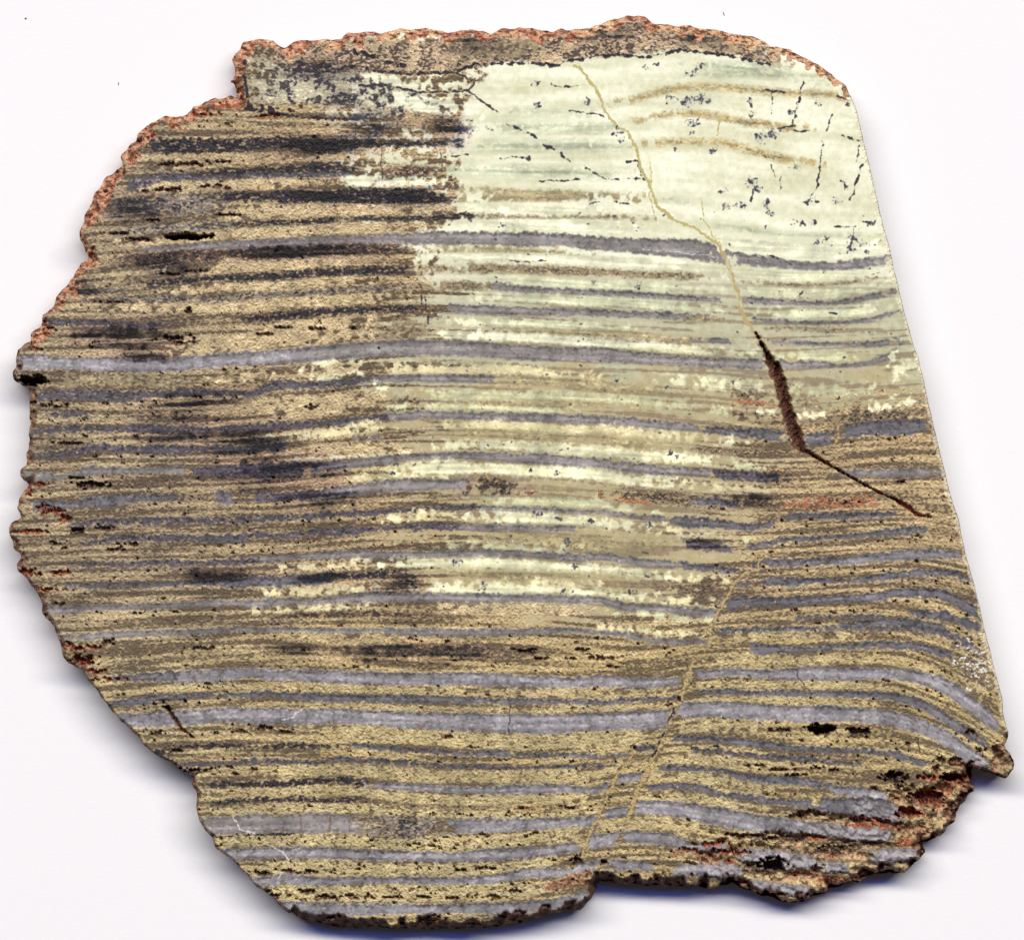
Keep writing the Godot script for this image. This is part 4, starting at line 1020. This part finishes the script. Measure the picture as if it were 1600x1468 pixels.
		for x in range(maxi(0, x0 - 6), mini(W, x1 + 7)):
			var q := clampi(x - x0, 0, x1 - x0)
			var a := ya[q]
			var b := yb[q]
			for y in range(maxi(rows.x, int(a - 12.0)), mini(rows.y, int(b + 12.0))):
				var i := (y - rows.x) * W + x
				var g := off + i
				if inside[g] == 0:
					continue
				var nm := mott_f[mott[g]]
				var nf := fine_f[fine[g]]
				var ng := grain_f[grain[g]]
				var e := (nm - 0.5) * rag * 0.62 + (cell_f[cell[g]] - 0.5) * rag * 0.42 + (ng - 0.5) * rag * 0.42
				var d := minf(y - a, b - y) + e
				var al := clampf(d / soft + 0.5, 0.0, 1.0) * ramp(minf(x - x0, x1 - x) + (nm - 0.5) * blur * 1.5 + (patch_f[patch[g]] - 0.5) * blur * 1.5 + 4.0, 0.0, blur)
				if al <= 0.0:
					if fringe > 0.0 and por[i] > 0.2 and d > -9.0:
						por[i] = minf(1.0, por[i] + (0.3 if y > b else 0.1))
					continue
				var sb := bed[g] * W + x
				var ns := streak_f[streak[sb]]
				var gr := granule_f[granule[sb]]
				var v := nm * 0.4 + gr * 0.4 + ns * 0.2
				if big:
					v = nm * 0.3 + gr * 0.4 + patch_f[patch[g]] * 0.3 if band.look != "cl" else nm * 0.45 + gr * 0.15 + patch_f[patch[g]] * 0.4
				var mo := ramp(kb + 0.1 - v, 0.0, 0.2)
				var fl := ramp(gr * 0.3 + ng * 0.2 + ns * 0.5 - (1.0 - kc) + 0.12, 0.0, 0.26)
				var k := 255.0 * (1.0 + (nf - 0.5) * amp + (coarse_f[coarse[g]] - 0.5) * 0.14 + (patch_f[patch[g]] - 0.5) * 0.14)
				if sm:
					# fine internal laminae and faint columnar growth
					var s := (y - a) / maxf(b - a, 1.0)
					k *= 1.0 + 0.02 * sin(s * 15.0 + bid) * (0.4 + ns) + (mott_f[mott[(g % W) + 600 * W]] - 0.5) * 0.05 + (lamina_f[lamina[sb]] - 0.5) * 0.2
				var mr := lerpf(lerpf(ca.r, cb.r, mo), cc.r, fl) * k
				var mg := lerpf(lerpf(ca.g, cb.g, mo), cc.g, fl) * k
				var mb := lerpf(lerpf(ca.b, cb.b, mo), cc.b, fl) * k
				if pale and y > 540:
					mr *= 0.975
					mg *= 0.965
					mb *= 0.925
				if fringe > 0.0:
					var f := 1.0 - fringe * (1.7 if y - a < b - y else 0.7) * clampf(1.0 - absf(d - 2.5) / 4.5, 0.0, 1.0) * (0.3 + 0.7 * cell_f[cell[g]])
					mr *= f
					mg *= f
					mb *= f
				R[i] = lerpf(R[i], mr, al)
				G[i] = lerpf(G[i], mg, al)
				B[i] = lerpf(B[i], mb, al)
				por[i] = lerpf(por[i], lp, al)
				rou[i] = lerpf(rou[i], lr, al)
				if al > 0.5:
					id[i] = bid

	# stains of manganese soaked into the stone
	for s in spots:
		if s[0] == "stain":
			for y in range(maxi(rows.x, int(s[2] - s[4] * 1.3)), mini(rows.y, int(s[2] + s[4] * 1.3))):
				for x in range(maxi(0, int(s[1] - s[3] * 1.3)), mini(W, int(s[1] + s[3] * 1.3))):
					var i := (y - rows.x) * W + x
					var g := off + i
					var e := Vector2((x - s[1]) / s[3], (y - s[2]) / s[4]).length()
					var al := ramp(1.15 - e + (mott_f[mott[g]] - 0.5) * 0.6 + (patch_f[patch[g]] - 0.5) * 0.7, 0.0, 0.9) * (0.22 + 0.78 * ramp(granule_f[granule[bed[g] * W + x]] * 0.4 + (1.0 - lamina_f[lamina[bed[g] * W + x]]) * 0.6, 0.3, 0.68))
					var f := 1.0 - al * 0.74
					R[i] *= f
					G[i] *= f * 0.985
					B[i] *= lerpf(1.0, f, 0.92)

	# veins, hairlines and little manganese ferns, with the painted glints
	for v in veins:
		var pts: PackedVector2Array = v.p
		var look: Array = VEIN_LOOKS[v.look]
		var col: Color = look[0]
		var vid: int = v.id
		var plain_ink: bool = v.look in ["ink", "fdk"]
		for k in pts.size() - 1:
			stroke_into(pts[k], pts[k + 1], v.w * 0.5, look[1], col, rows, off, R, G, B, por, id, vid, 1.0 if not plain_ink else 0.92)
	for s in sprays:
		stroke_into(s[0], s[1], s[2] * 0.5, 1.3, s[3] if s.size() > 3 else Color8(50, 46, 58), rows, off, R, G, B, por, id, 0, s[4] if s.size() > 4 else 0.74)

	# relief: pores, the weathered rim, cavities, the open fissure
	for y in range(rows.x, rows.y):
		for x in W:
			var i := (y - rows.x) * W + x
			var g := off + i
			var d2 := edge_d[g]
			if inside[g] == 0:
				if d2 < 60.0:
					hgt[i] = TOP - [3.0, 34.0, 30.0, 14.0, 8.0, 46.0, 34.0, 22.0][edge_s[g]]
				continue
			var nm := mott_f[mott[g]]
			var np := pore_f[pore[bed[g] * W + x]]
			var ng := grain_f[grain[g]]
			var nf := fine_f[fine[g]]
			var p := por[i]
			if p > 0.02:
				var cl := patch_f[patch[g]] * 0.6 + lamina_f[lamina[bed[g] * W + x]] * 0.4
				var cut := 1.0 - 0.30 * p * ramp(cl, 0.35, 0.95)
				var pit := ramp(np * 0.66 + granule_f[granule[bed[g] * W + x]] * 0.34, cut - 0.06, cut + 0.07)
				hgt[i] -= pit * (4.0 + 10.0 * p) + p * (granule_f[granule[bed[g] * W + x]] - 0.5) * -2.6 * patch_f[patch[g]] + p * (ng - 0.5) * 0.8
			# the broken lower right corner: the soft layers have fallen out between hard plates
			var q := y - (1338.0 - (x - 1080.0) * 0.34)
			if x > 1040 and q > -12.0:
				var pa := patch_f[patch[g]]
				var z := ramp(q + (pa - 0.5) * 50.0, -6.0, 26.0) * ramp(float(x), 1040.0, 1110.0)
				hgt[i] -= z * ((3.0 + 15.0 * pa) * ramp(p, 0.08, 0.3) + 7.0 * mott_f[mott[g]])
				if p > 0.1:
					var tint := z * ramp(pa * 0.5 + nm * 0.5, 0.35, 0.7) * 0.75
					var rusty := ramp(np * 0.6 + pa * 0.4, 0.6, 0.85) * 0.8
					R[i] = lerpf(R[i], lerpf(lerpf(168.0, 216.0, ng), lerpf(128.0, 176.0, ng), rusty), tint)
					G[i] = lerpf(G[i], lerpf(lerpf(136.0, 184.0, ng), lerpf(78.0, 116.0, ng), rusty), tint)
					B[i] = lerpf(B[i], lerpf(lerpf(102.0, 146.0, ng), lerpf(56.0, 84.0, ng), rusty), tint)
				else:
					R[i] = lerpf(R[i], 168.0, z * 0.4)
					G[i] = lerpf(G[i], 160.0, z * 0.4)
					B[i] = lerpf(B[i], 160.0, z * 0.4)
			if d2 < 1100.0:
				var d := sqrt(d2)
				var st := edge_s[g]
				var wide: float = [6.0, 17.0, 18.0, 9.0, 4.0, 18.0, 13.0, 12.0][st] * (0.3 + 0.6 * coarse_f[coarse[g]] + 0.8 * patch_f[patch[g]])
				var drop: float = [3.0, 34.0, 30.0, 14.0, 8.0, 46.0, 34.0, 22.0][st]
				d += (nm - 0.5) * minf(wide * 0.6, 8.0) * (0.4 if st == 5 else 1.0)
				if d < wide:
					var t := 1.0 - clampf(d / wide, 0.0, 1.0)
					hgt[i] -= drop * pow(t, 1.25) + (ng - 0.5) * minf(drop, 14.0) * 0.12 * ramp(t, 0.0, 0.3) + (streak_f[streak[g]] - 0.5) * minf(drop, 14.0) * 0.34 * ramp(t, 0.0, 0.4)
					var al := ramp(t, 0.0, 0.22)
					var r := 0.0
					var gg := 0.0
					var b := 0.0
					if st == 0:
						al *= 0.6
						r = 224.0
						gg = 214.0
						b = 184.0
						id[i] = 4
					elif st == 1 or st == 2 or st == 7:
						var mix_ := ramp(nm * 0.4 + np * 0.3 + streak_f[streak[g]] * 0.3, 0.25, 0.75)
						var red := ramp(coarse_f[coarse[(g + 300 * W) % (W * H)]], 0.15, 0.6) if st == 1 else 0.8
						if st == 7 or (st == 1 and x > 1020):
							red *= 0.35
						r = lerpf(lerpf(198.0, 156.0, red), lerpf(222.0, 200.0, red), mix_)
						gg = lerpf(lerpf(156.0, 96.0, red), lerpf(190.0, 146.0, red), mix_)
						b = lerpf(lerpf(114.0, 70.0, red), lerpf(152.0, 116.0, red), mix_)
						var fl := ramp(ng, 0.75, 0.95)
						r = lerpf(r, 232.0, fl * 0.6)
						gg = lerpf(gg, 198.0, fl * 0.6)
						b = lerpf(b, 164.0, fl * 0.6)
						var dk := ramp(0.22 - np, -0.06, 0.1)
						r = lerpf(r, 84.0, dk * 0.7)
						gg = lerpf(gg, 50.0, dk * 0.7)
						b = lerpf(b, 40.0, dk * 0.7)
						id[i] = 3
					else:
						var tone := ramp(nm, 0.2, 0.8)
						r = lerpf(104.0, 160.0, tone) * (0.62 if st == 5 else 1.0)  # bottom rim: brown stone deepened with the wall's shade painted in
						gg = lerpf(70.0, 122.0, tone) * (0.56 if st == 5 else 1.0)
						b = lerpf(54.0, 92.0, tone) * (0.56 if st == 5 else 1.0)
						if st == 4:
							al *= 0.6
						if st == 3:
							al *= 0.4 + 0.6 * ramp(np, 0.35, 0.6)
						id[i] = 5
					if al < 0.3 and id[i] != 4:
						id[i] = 5 if id[i] == 5 else id[i]
					R[i] = lerpf(R[i], r, al)
					G[i] = lerpf(G[i], gg, al)
					B[i] = lerpf(B[i], b, al)
					rou[i] = lerpf(rou[i], 0.9, al)
	for s in spots:
		if s[0] == "stain" or s[2] + 60.0 < rows.x or s[2] - 60.0 > rows.y:
			continue
		var rust: bool = s[0] == "rustpit"
		var loose := 0.5 if s[3] * s[4] > 150.0 else 1.0
		var deep := clampf(minf(s[3], s[4]) * 2.6, 7.0, 26.0) if loose == 1.0 else 40.0
		for y in range(maxi(rows.x, int(s[2] - s[4] * 1.7 - 4.0)), mini(rows.y, int(s[2] + s[4] * 1.7 + 4.0))):
			for x in range(maxi(0, int(s[1] - s[3] * 1.6 - 4.0)), mini(W, int(s[1] + s[3] * 1.6 + 4.0))):
				var i := (y - rows.x) * W + x
				var g := off + i
				if inside[g] == 0:
					continue
				var nm := mott_f[mott[g]]
				var np := pore_f[pore[bed[g] * W + x]]
				var ng := grain_f[grain[g]]
				var e := Vector2((x - s[1]) / s[3], (y - s[2]) / s[4]).length() * 0.9 + ((nm - 0.5) * 0.7 - (np - 0.5) * 1.0 + (ng - 0.5) * 0.3) * loose
				if e > 1.25:
					continue
				var t := ramp(1.08 - e, 0.0, 0.42)
				hgt[i] = minf(hgt[i], TOP - deep * t + (ng - 0.5) * 5.0 * t)
				var al := ramp(1.2 - e, 0.0, 0.4) * (0.9 if rust else 0.72)
				var mix_ := ramp(np * 0.5 + ng * 0.5, 0.25, 0.8)
				R[i] = lerpf(R[i], lerpf(120.0, 186.0, mix_) if rust else lerpf(64.0, 120.0, mix_), al)
				G[i] = lerpf(G[i], lerpf(66.0, 112.0, mix_) if rust else lerpf(48.0, 92.0, mix_), al)
				B[i] = lerpf(B[i], lerpf(46.0, 78.0, mix_) if rust else lerpf(42.0, 68.0, mix_), al)
				rou[i] = 0.95
				if t > 0.4 and s[5]:
					id[i] = s[5]
	fissure(rows, off, R, G, B, rou, hgt, id, mott, mott_f, grain, grain_f)

	# bytes
	var rgb := PackedByteArray()
	rgb.resize(n * 3)
	var rel := PackedByteArray()
	rel.resize(n * 3)
	for i in n:
		var g := off + i
		rgb[i * 3] = to_albedo[clampi(int(R[i]), 0, 255)]
		rgb[i * 3 + 1] = to_albedo[clampi(int(G[i]), 0, 255)]
		rgb[i * 3 + 2] = to_albedo[clampi(int(B[i]), 0, 255)]
		if inside[g]:
			var rough := ramp(rou[i], 0.4, 0.85)
			rel[i * 3] = clampi(int(128.0 + ((fine_f[fine[g]] - 0.5) * 70.0 + (grain_f[grain[g]] - 0.5) * 90.0) * rough), 0, 255)
			rel[i * 3 + 1] = clampi(int(rou[i] * 255.0), 0, 255)
	got[c] = [rgb, rel, hgt, id]


func stroke_into(p: Vector2, q: Vector2, half: float, soft: float, col: Color, rows: Vector2i, off: int, R: PackedFloat32Array, G: PackedFloat32Array, B: PackedFloat32Array, por: PackedFloat32Array, id: PackedInt32Array, vid: int, most: float) -> void:
	var reach := half + soft + 1.0
	var y0 := maxi(rows.x, int(minf(p.y, q.y) - reach))
	var y1 := mini(rows.y, int(maxf(p.y, q.y) + reach) + 1)
	if y0 >= y1:
		return
	var d := q - p
	var l2 := maxf(d.length_squared(), 1e-6)
	var grain: PackedByteArray = noise_of["grain"]
	var mott_b: PackedByteArray = noise_of["mottle"]
	var mott_l: PackedFloat32Array = flat_of["mottle"]
	for y in range(y0, y1):
		for x in range(maxi(0, int(minf(p.x, q.x) - reach)), mini(W, int(maxf(p.x, q.x) + reach) + 1)):
			var t := clampf(((x - p.x) * d.x + (y - p.y) * d.y) / l2, 0.0, 1.0)
			var e := Vector2(x, y).distance_to(p + d * t)
			var i := (y - rows.x) * W + x
			var al := clampf((half * clampf(mott_l[mott_b[off + i]] * 1.9 - 0.2, 0.7 if most > 0.95 else 0.05, 1.5) - e) / soft + 0.4 + (grain[off + i] - 128) / 160.0, 0.0, 1.0) * most
			if al <= 0.0 or e > half * 1.5 + soft:
				continue
			R[i] = lerpf(R[i], col.r * 255.0, al)
			G[i] = lerpf(G[i], col.g * 255.0, al)
			B[i] = lerpf(B[i], col.b * 255.0, al)
			por[i] *= 1.0 - al * 0.5
			if vid and al > 0.5:
				id[i] = vid


func fissure(rows: Vector2i, off: int, R: PackedFloat32Array, G: PackedFloat32Array, B: PackedFloat32Array, rou: PackedFloat32Array, hgt: PackedFloat32Array, id: PackedInt32Array, mott: PackedByteArray, mott_f: PackedFloat32Array, grain: PackedByteArray, grain_f: PackedFloat32Array) -> void:
	var ys := [520, 544, 571, 598, 632, 662, 696, 706]
	var xl := [1180, 1190, 1198, 1210, 1218, 1227, 1239, 1250]
	var xr := [1182, 1196, 1219, 1228, 1237, 1246, 1258, 1260]
	for y in range(maxi(rows.x, 520), mini(rows.y, 707)):
		var a := along(y, ys, xl)
		var b := along(y, ys, xr)
		for x in range(int(a - 8), int(b + 9)):
			var i := (y - rows.x) * W + x
			var g := off + i
			var nm := mott_f[mott[g]]
			var ng := grain_f[grain[g]]
			var d := minf(x - a, b - x) + (nm - 0.5) * 5.0 + (ng - 0.5) * 2.0
			if d < -1.5:
				if d > -5.0 and ng > 0.45:
					var lip := 0.5 * ramp(d, -5.0, -1.5)
					R[i] = lerpf(R[i], 190.0, lip)
					G[i] = lerpf(G[i], 152.0, lip)
					B[i] = lerpf(B[i], 112.0, lip)
					hgt[i] -= lip * 5.0 * nm
				continue
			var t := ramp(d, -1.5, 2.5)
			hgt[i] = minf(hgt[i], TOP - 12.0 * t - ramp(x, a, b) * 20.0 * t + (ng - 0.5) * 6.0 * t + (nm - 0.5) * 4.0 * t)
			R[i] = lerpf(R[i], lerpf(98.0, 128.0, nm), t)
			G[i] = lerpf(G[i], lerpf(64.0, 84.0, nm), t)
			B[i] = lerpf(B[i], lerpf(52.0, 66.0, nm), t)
			rou[i] = 0.95
			if t > 0.5:
				id[i] = 6
	var way := [Vector3(1256, 703, 2.6), Vector3(1296, 726, 1.7), Vector3(1330, 746, 0.7), Vector3(1350, 757, 1.8), Vector3(1381, 773, 0.4), Vector3(1404, 783, 2.2), Vector3(1421, 794, 3.2), Vector3(1435, 805, 1.5), Vector3(1458, 809, 0.2), Vector3(261, 1105, 2.6), Vector3(272, 1122, 2.0), Vector3(284, 1140, 1.5), Vector3(303, 1152, 0.8)]
	for k in way.size() - 1:
		if k == 8:
			continue
		var p := Vector2(way[k].x, way[k].y)
		var q := Vector2(way[k + 1].x, way[k + 1].y)
		var d := q - p
		for y in range(maxi(rows.x, int(p.y - 7)), mini(rows.y, int(q.y + 8))):
			for x in range(int(p.x - 7), int(q.x + 8)):
				var t := clampf(((x - p.x) * d.x + (y - p.y) * d.y) / d.length_squared(), 0.0, 1.0)
				var i := (y - rows.x) * W + x
				var g := off + i
				var half := lerpf(way[k].z, way[k + 1].z, t)
				var e := half - Vector2(x, y).distance_to(p + d * t) + (grain_f[grain[g]] - 0.5) * 1.6 + (mott_f[mott[g]] - 0.5) * 1.6
				if e < -1.0:
					continue
				var al := ramp(e, -1.0, 1.0)
				hgt[i] = minf(hgt[i], TOP - 16.0 * al)
				var red := ramp(mott_f[mott[g]], 0.3, 0.7)
				R[i] = lerpf(R[i], lerpf(96.0, 176.0, red), al)
				G[i] = lerpf(G[i], lerpf(58.0, 98.0, red), al)
				B[i] = lerpf(B[i], lerpf(48.0, 66.0, red), al)
				rou[i] = 0.95
				if al > 0.5:
					id[i] = 7 if k < 8 else 8


# ---------------------------------------------------------------- the meshes
func at(x: float, y: float, h: float) -> Vector3:
	return Vector3((x - W * 0.5) * U, h * U, (y - H * 0.5) * U)


func build_slab() -> void:
	var slab := Node3D.new()
	slab.name = "banded_rock_slice"
	slab.set_meta("label", "banded tan, grey and pale green rock slab with rusty rind and open crack")
	slab.set_meta("category", "rock slice")
	slab.set_meta("kind", "thing")
	add_child(slab)
	var gw := W / STEP
	var gh := H / STEP
	var by_id: Array = []
	for k in part_names.size():
		by_id.append(PackedInt32Array())
	for j in gh - 1:
		for i in gw - 1:
			var o := j * STEP * W + i * STEP
			var c := inside[o] + inside[o + STEP] + inside[o + STEP * W] + inside[o + STEP * W + STEP]
			if c == 0:
				continue
			var k := ids[o + W + 1]
			if k == 0:
				k = maxi(maxi(ids[o], ids[o + STEP]), maxi(ids[o + STEP * W], ids[o + STEP * W + STEP]))
			by_id[maxi(k, 1)].append(j * gw + i)
	# slivers too small to tell apart go to the matrix
	for k in range(9, part_names.size()):
		if by_id[k].size() < 14:
			by_id[1].append_array(by_id[k])
			by_id[k] = PackedInt32Array()
	var stamp := PackedInt32Array()
	var slot := PackedInt32Array()
	stamp.resize(gw * gh)
	slot.resize(gw * gh)
	stamp.fill(-1)
	for k in part_names.size():
		var quads: PackedInt32Array = by_id[k]
		if quads.is_empty():
			continue
		var v := PackedVector3Array()
		var nrm := PackedVector3Array()
		var uv := PackedVector2Array()
		var idx := PackedInt32Array()
		for qd in quads:
			var c4 := [qd, qd + 1, qd + gw + 1, qd + gw]
			for m in 4:
				var n: int = c4[m]
				if stamp[n] != k:
					stamp[n] = k
					slot[n] = v.size()
					var x := (n % gw) * STEP
					var y := (n / gw) * STEP
					var o := y * W + x
					var px := float(x)
					var py := float(y)
					if inside[o] == 0 and edge_d[o] < 30.0:
						px = edge_x[o]
						py = edge_y[o]
					v.append(at(px, py, height[o]))
					uv.append(Vector2((px + 0.5) / W, (py + 0.5) / H))
					var l := height[maxi(o - STEP, 0)]
					var r := height[mini(o + STEP, W * H - 1)]
					var u := height[maxi(o - STEP * W, 0)]
					var d := height[mini(o + STEP * W, W * H - 1)]
					nrm.append(Vector3((l - r) / (2.0 * STEP), 1.0, (u - d) / (2.0 * STEP)).normalized())
			var a := slot[c4[0]]
			var b := slot[c4[1]]
			var c := slot[c4[2]]
			var d := slot[c4[3]]
			idx.append_array(PackedInt32Array([a, b, c, a, c, d]))
		var arr := []
		arr.resize(Mesh.ARRAY_MAX)
		arr[Mesh.ARRAY_VERTEX] = v
		arr[Mesh.ARRAY_NORMAL] = nrm
		arr[Mesh.ARRAY_TEX_UV] = uv
		arr[Mesh.ARRAY_INDEX] = idx
		var mesh := ArrayMesh.new()
		mesh.add_surface_from_arrays(Mesh.PRIMITIVE_TRIANGLES, arr)
		mesh.surface_set_material(0, stone)
		var part := MeshInstance3D.new()
		part.name = part_names[k]
		part.mesh = mesh
		if part_labels.has(k):
			part.set_meta("label", part_labels[k])
		slab.add_child(part, true)
	walls(slab)


func walls(slab: Node3D) -> void:
	var m := rim.size()
	var n := FastNoiseLite.new()
	n.seed = 77
	n.frequency = 0.045
	n.fractal_octaves = 4
	var tints := [Color(0.52, 0.5, 0.4), Color(0.36, 0.17, 0.1), Color(0.32, 0.15, 0.09), Color(0.26, 0.17, 0.11), Color(0.25, 0.2, 0.14), Color(0.11, 0.065, 0.045), Color(0.2, 0.11, 0.075), Color(0.4, 0.28, 0.17)]  # the bottom wall's tint is brown with its shade painted in
	var drops := [3.0, 34.0, 30.0, 14.0, 8.0, 46.0, 34.0, 22.0]
	var tuck := [1.0, 7.0, 6.0, 8.0, 6.0, 5.0, 12.0, 4.0]
	var levels := 6
	var v := PackedVector3Array()
	var nrm := PackedVector3Array()
	var col := PackedColorArray()
	var idx := PackedInt32Array()
	var base := PackedVector2Array()
	for k in m:
		var p := rim[k]
		var t := (rim[(k + 3) % m] - rim[(k + m - 3) % m]).normalized()
		var out := Vector2(t.y, -t.x)     # clockwise in plan, y down: this points outwards
		var s := rim_style[k]
		for j in levels:
			var f := float(j) / (levels - 1)
			var h := lerpf(TOP - drops[s] + 0.6, 3.0, f)
			var inset: float = lerpf(0.5, tuck[s], f * f) + n.get_noise_3d(p.x, p.y, h * 3.0) * tuck[s] * 0.8 * f
			var q: Vector2 = p - out * inset
			v.append(at(q.x, q.y, h))
			nrm.append(Vector3(out.x, -0.1, out.y).normalized())
			var g := 0.85 + 0.5 * n.get_noise_3d(p.x * 2.0, p.y * 2.0, h * 5.0)
			var tint: Color = tints[s]
			col.append(Color(tint.r * g, tint.g * g, tint.b * g))
			if j == levels - 1:
				base.append(q)
	for k in m:
		var k2 := (k + 1) % m
		for j in levels - 1:
			var a := k * levels + j
			var b := k2 * levels + j
			idx.append_array(PackedInt32Array([a, a + 1, b + 1, a, b + 1, b]))
	var mat := StandardMaterial3D.new()
	mat.resource_name = "rough_stone"
	mat.vertex_color_use_as_albedo = true
	mat.roughness = 0.92
	mat.metallic_specular = 0.25
	add_part(slab, "side_wall", v, nrm, col, idx, mat, "rough broken side of the slab")
	var tri := Geometry2D.triangulate_polygon(base)
	v = PackedVector3Array()
	nrm = PackedVector3Array()
	col = PackedColorArray()
	for q in base:
		v.append(at(q.x, q.y, 3.0))
		nrm.append(Vector3.DOWN)
		col.append(Color(0.24, 0.19, 0.13))
	if not tri.is_empty():
		add_part(slab, "underside", v, nrm, col, tri, mat, "")


func add_part(to: Node3D, called: String, v: PackedVector3Array, nrm: PackedVector3Array, col: PackedColorArray, idx: PackedInt32Array, mat: Material, label: String) -> void:
	var arr := []
	arr.resize(Mesh.ARRAY_MAX)
	arr[Mesh.ARRAY_VERTEX] = v
	arr[Mesh.ARRAY_NORMAL] = nrm
	arr[Mesh.ARRAY_COLOR] = col
	arr[Mesh.ARRAY_INDEX] = idx
	var mesh := ArrayMesh.new()
	mesh.add_surface_from_arrays(Mesh.PRIMITIVE_TRIANGLES, arr)
	mesh.surface_set_material(0, mat)
	var part := MeshInstance3D.new()
	part.name = called
	part.mesh = mesh
	if label:
		part.set_meta("label", label)
	to.add_child(part, true)


func paper() -> void:
	var mat := StandardMaterial3D.new()
	mat.resource_name = "white_paper"
	mat.albedo_color = PAPER_SHADE
	mat.roughness = 0.95
	mat.metallic_specular = 0.15
	var n := FastNoiseLite.new()
	n.seed = 3
	n.frequency = 0.4
	n.fractal_octaves = 3
	var im := n.get_seamless_image(1024, 1024)
	im.convert(Image.FORMAT_L8)
	mat.heightmap_enabled = true
	mat.heightmap_texture = ImageTexture.create_from_image(im)
	mat.heightmap_scale = 0.0022
	mat.uv1_scale = Vector3(4, 4, 4)
	var sheet := BoxMesh.new()
	sheet.size = Vector3(0.42, 0.0006, 0.42)
	sheet.material = mat
	var m := StandardMaterial3D.new()
	var o := MeshInstance3D.new()
	o.name = "white_backing_surface"
	o.mesh = sheet
	o.position = Vector3(0, -0.0003, 0)
	o.set_meta("kind", "structure")
	o.set_meta("label", "plain white paper backing under the rock slab")
	add_child(o)


func dust() -> void:
	# lint and specks that lay on the scanner
	var list := [["dust_speck", 35.0, 24.0, "dark grey dust speck on the paper in the top corner", [Vector2(-1.6, 0), Vector2(0.4, 0.5), Vector2(1.6, 0.1)], 1.3, Color(0.3, 0.28, 0.27)],
		["dust_speck", 181.0, 127.0, "grey upright dust speck on the paper above the slab's shoulder", [Vector2(0.3, -2.4), Vector2(0, 0), Vector2(-0.4, 2.4)], 0.8, Color(0.42, 0.4, 0.4)],
		["lint_fibre", 1133.0, 17.0, "short curved grey lint fibre on the paper over the slab's peak", [Vector2(-0.8, -3.5), Vector2(-0.6, -1.0), Vector2(0.4, 1.4), Vector2(2.2, 3.0)], 0.6, Color(0.36, 0.34, 0.34)],
		["paper_fleck", 1108.0, 1401.0, "tiny white fleck lying in the dark shadow under the slab", [Vector2(-0.8, -1.2), Vector2(0, 0), Vector2(0.6, 1.2)], 1.2, Color(0.85, 0.85, 0.85)]]
	for d in list:
		var st := SurfaceTool.new()
		st.begin(Mesh.PRIMITIVE_TRIANGLES)
		var line: Array = d[4]
		var sides := 6
		for k in line.size():
			var p: Vector2 = line[k]
			var dir: Vector2 = (line[mini(k + 1, line.size() - 1)] - line[maxi(k - 1, 0)]).normalized()
			var r: float = d[5] * (0.45 if k == 0 or k == line.size() - 1 else 1.0)
			for j in sides:
				var a := TAU * j / sides
				var across := Vector2(-dir.y, dir.x) * cos(a) * r
				st.add_vertex(Vector3((p.x + across.x) * U, (sin(a) * r + r) * U, (p.y + across.y) * U))
		for k in line.size() - 1:
			for j in sides:
				var a := k * sides + j
				var b := k * sides + (j + 1) % sides
				for n in [a, b, b + sides, a, b + sides, a + sides]:
					st.add_index(n)
		for j in range(1, sides - 1):
			var e: int = (line.size() - 1) * sides
			for n in [0, j + 1, j, e, e + j, e + j + 1]:
				st.add_index(n)
		st.generate_normals()
		var mat := StandardMaterial3D.new()
		mat.albedo_color = d[6]
		mat.roughness = 0.9
		st.set_material(mat)
		var o := MeshInstance3D.new()
		o.name = d[0]
		o.mesh = st.commit()
		o.position = at(d[1], d[2], 0.0)
		o.set_meta("label", d[3])
		o.set_meta("category", "dust")
		add_child(o, true)
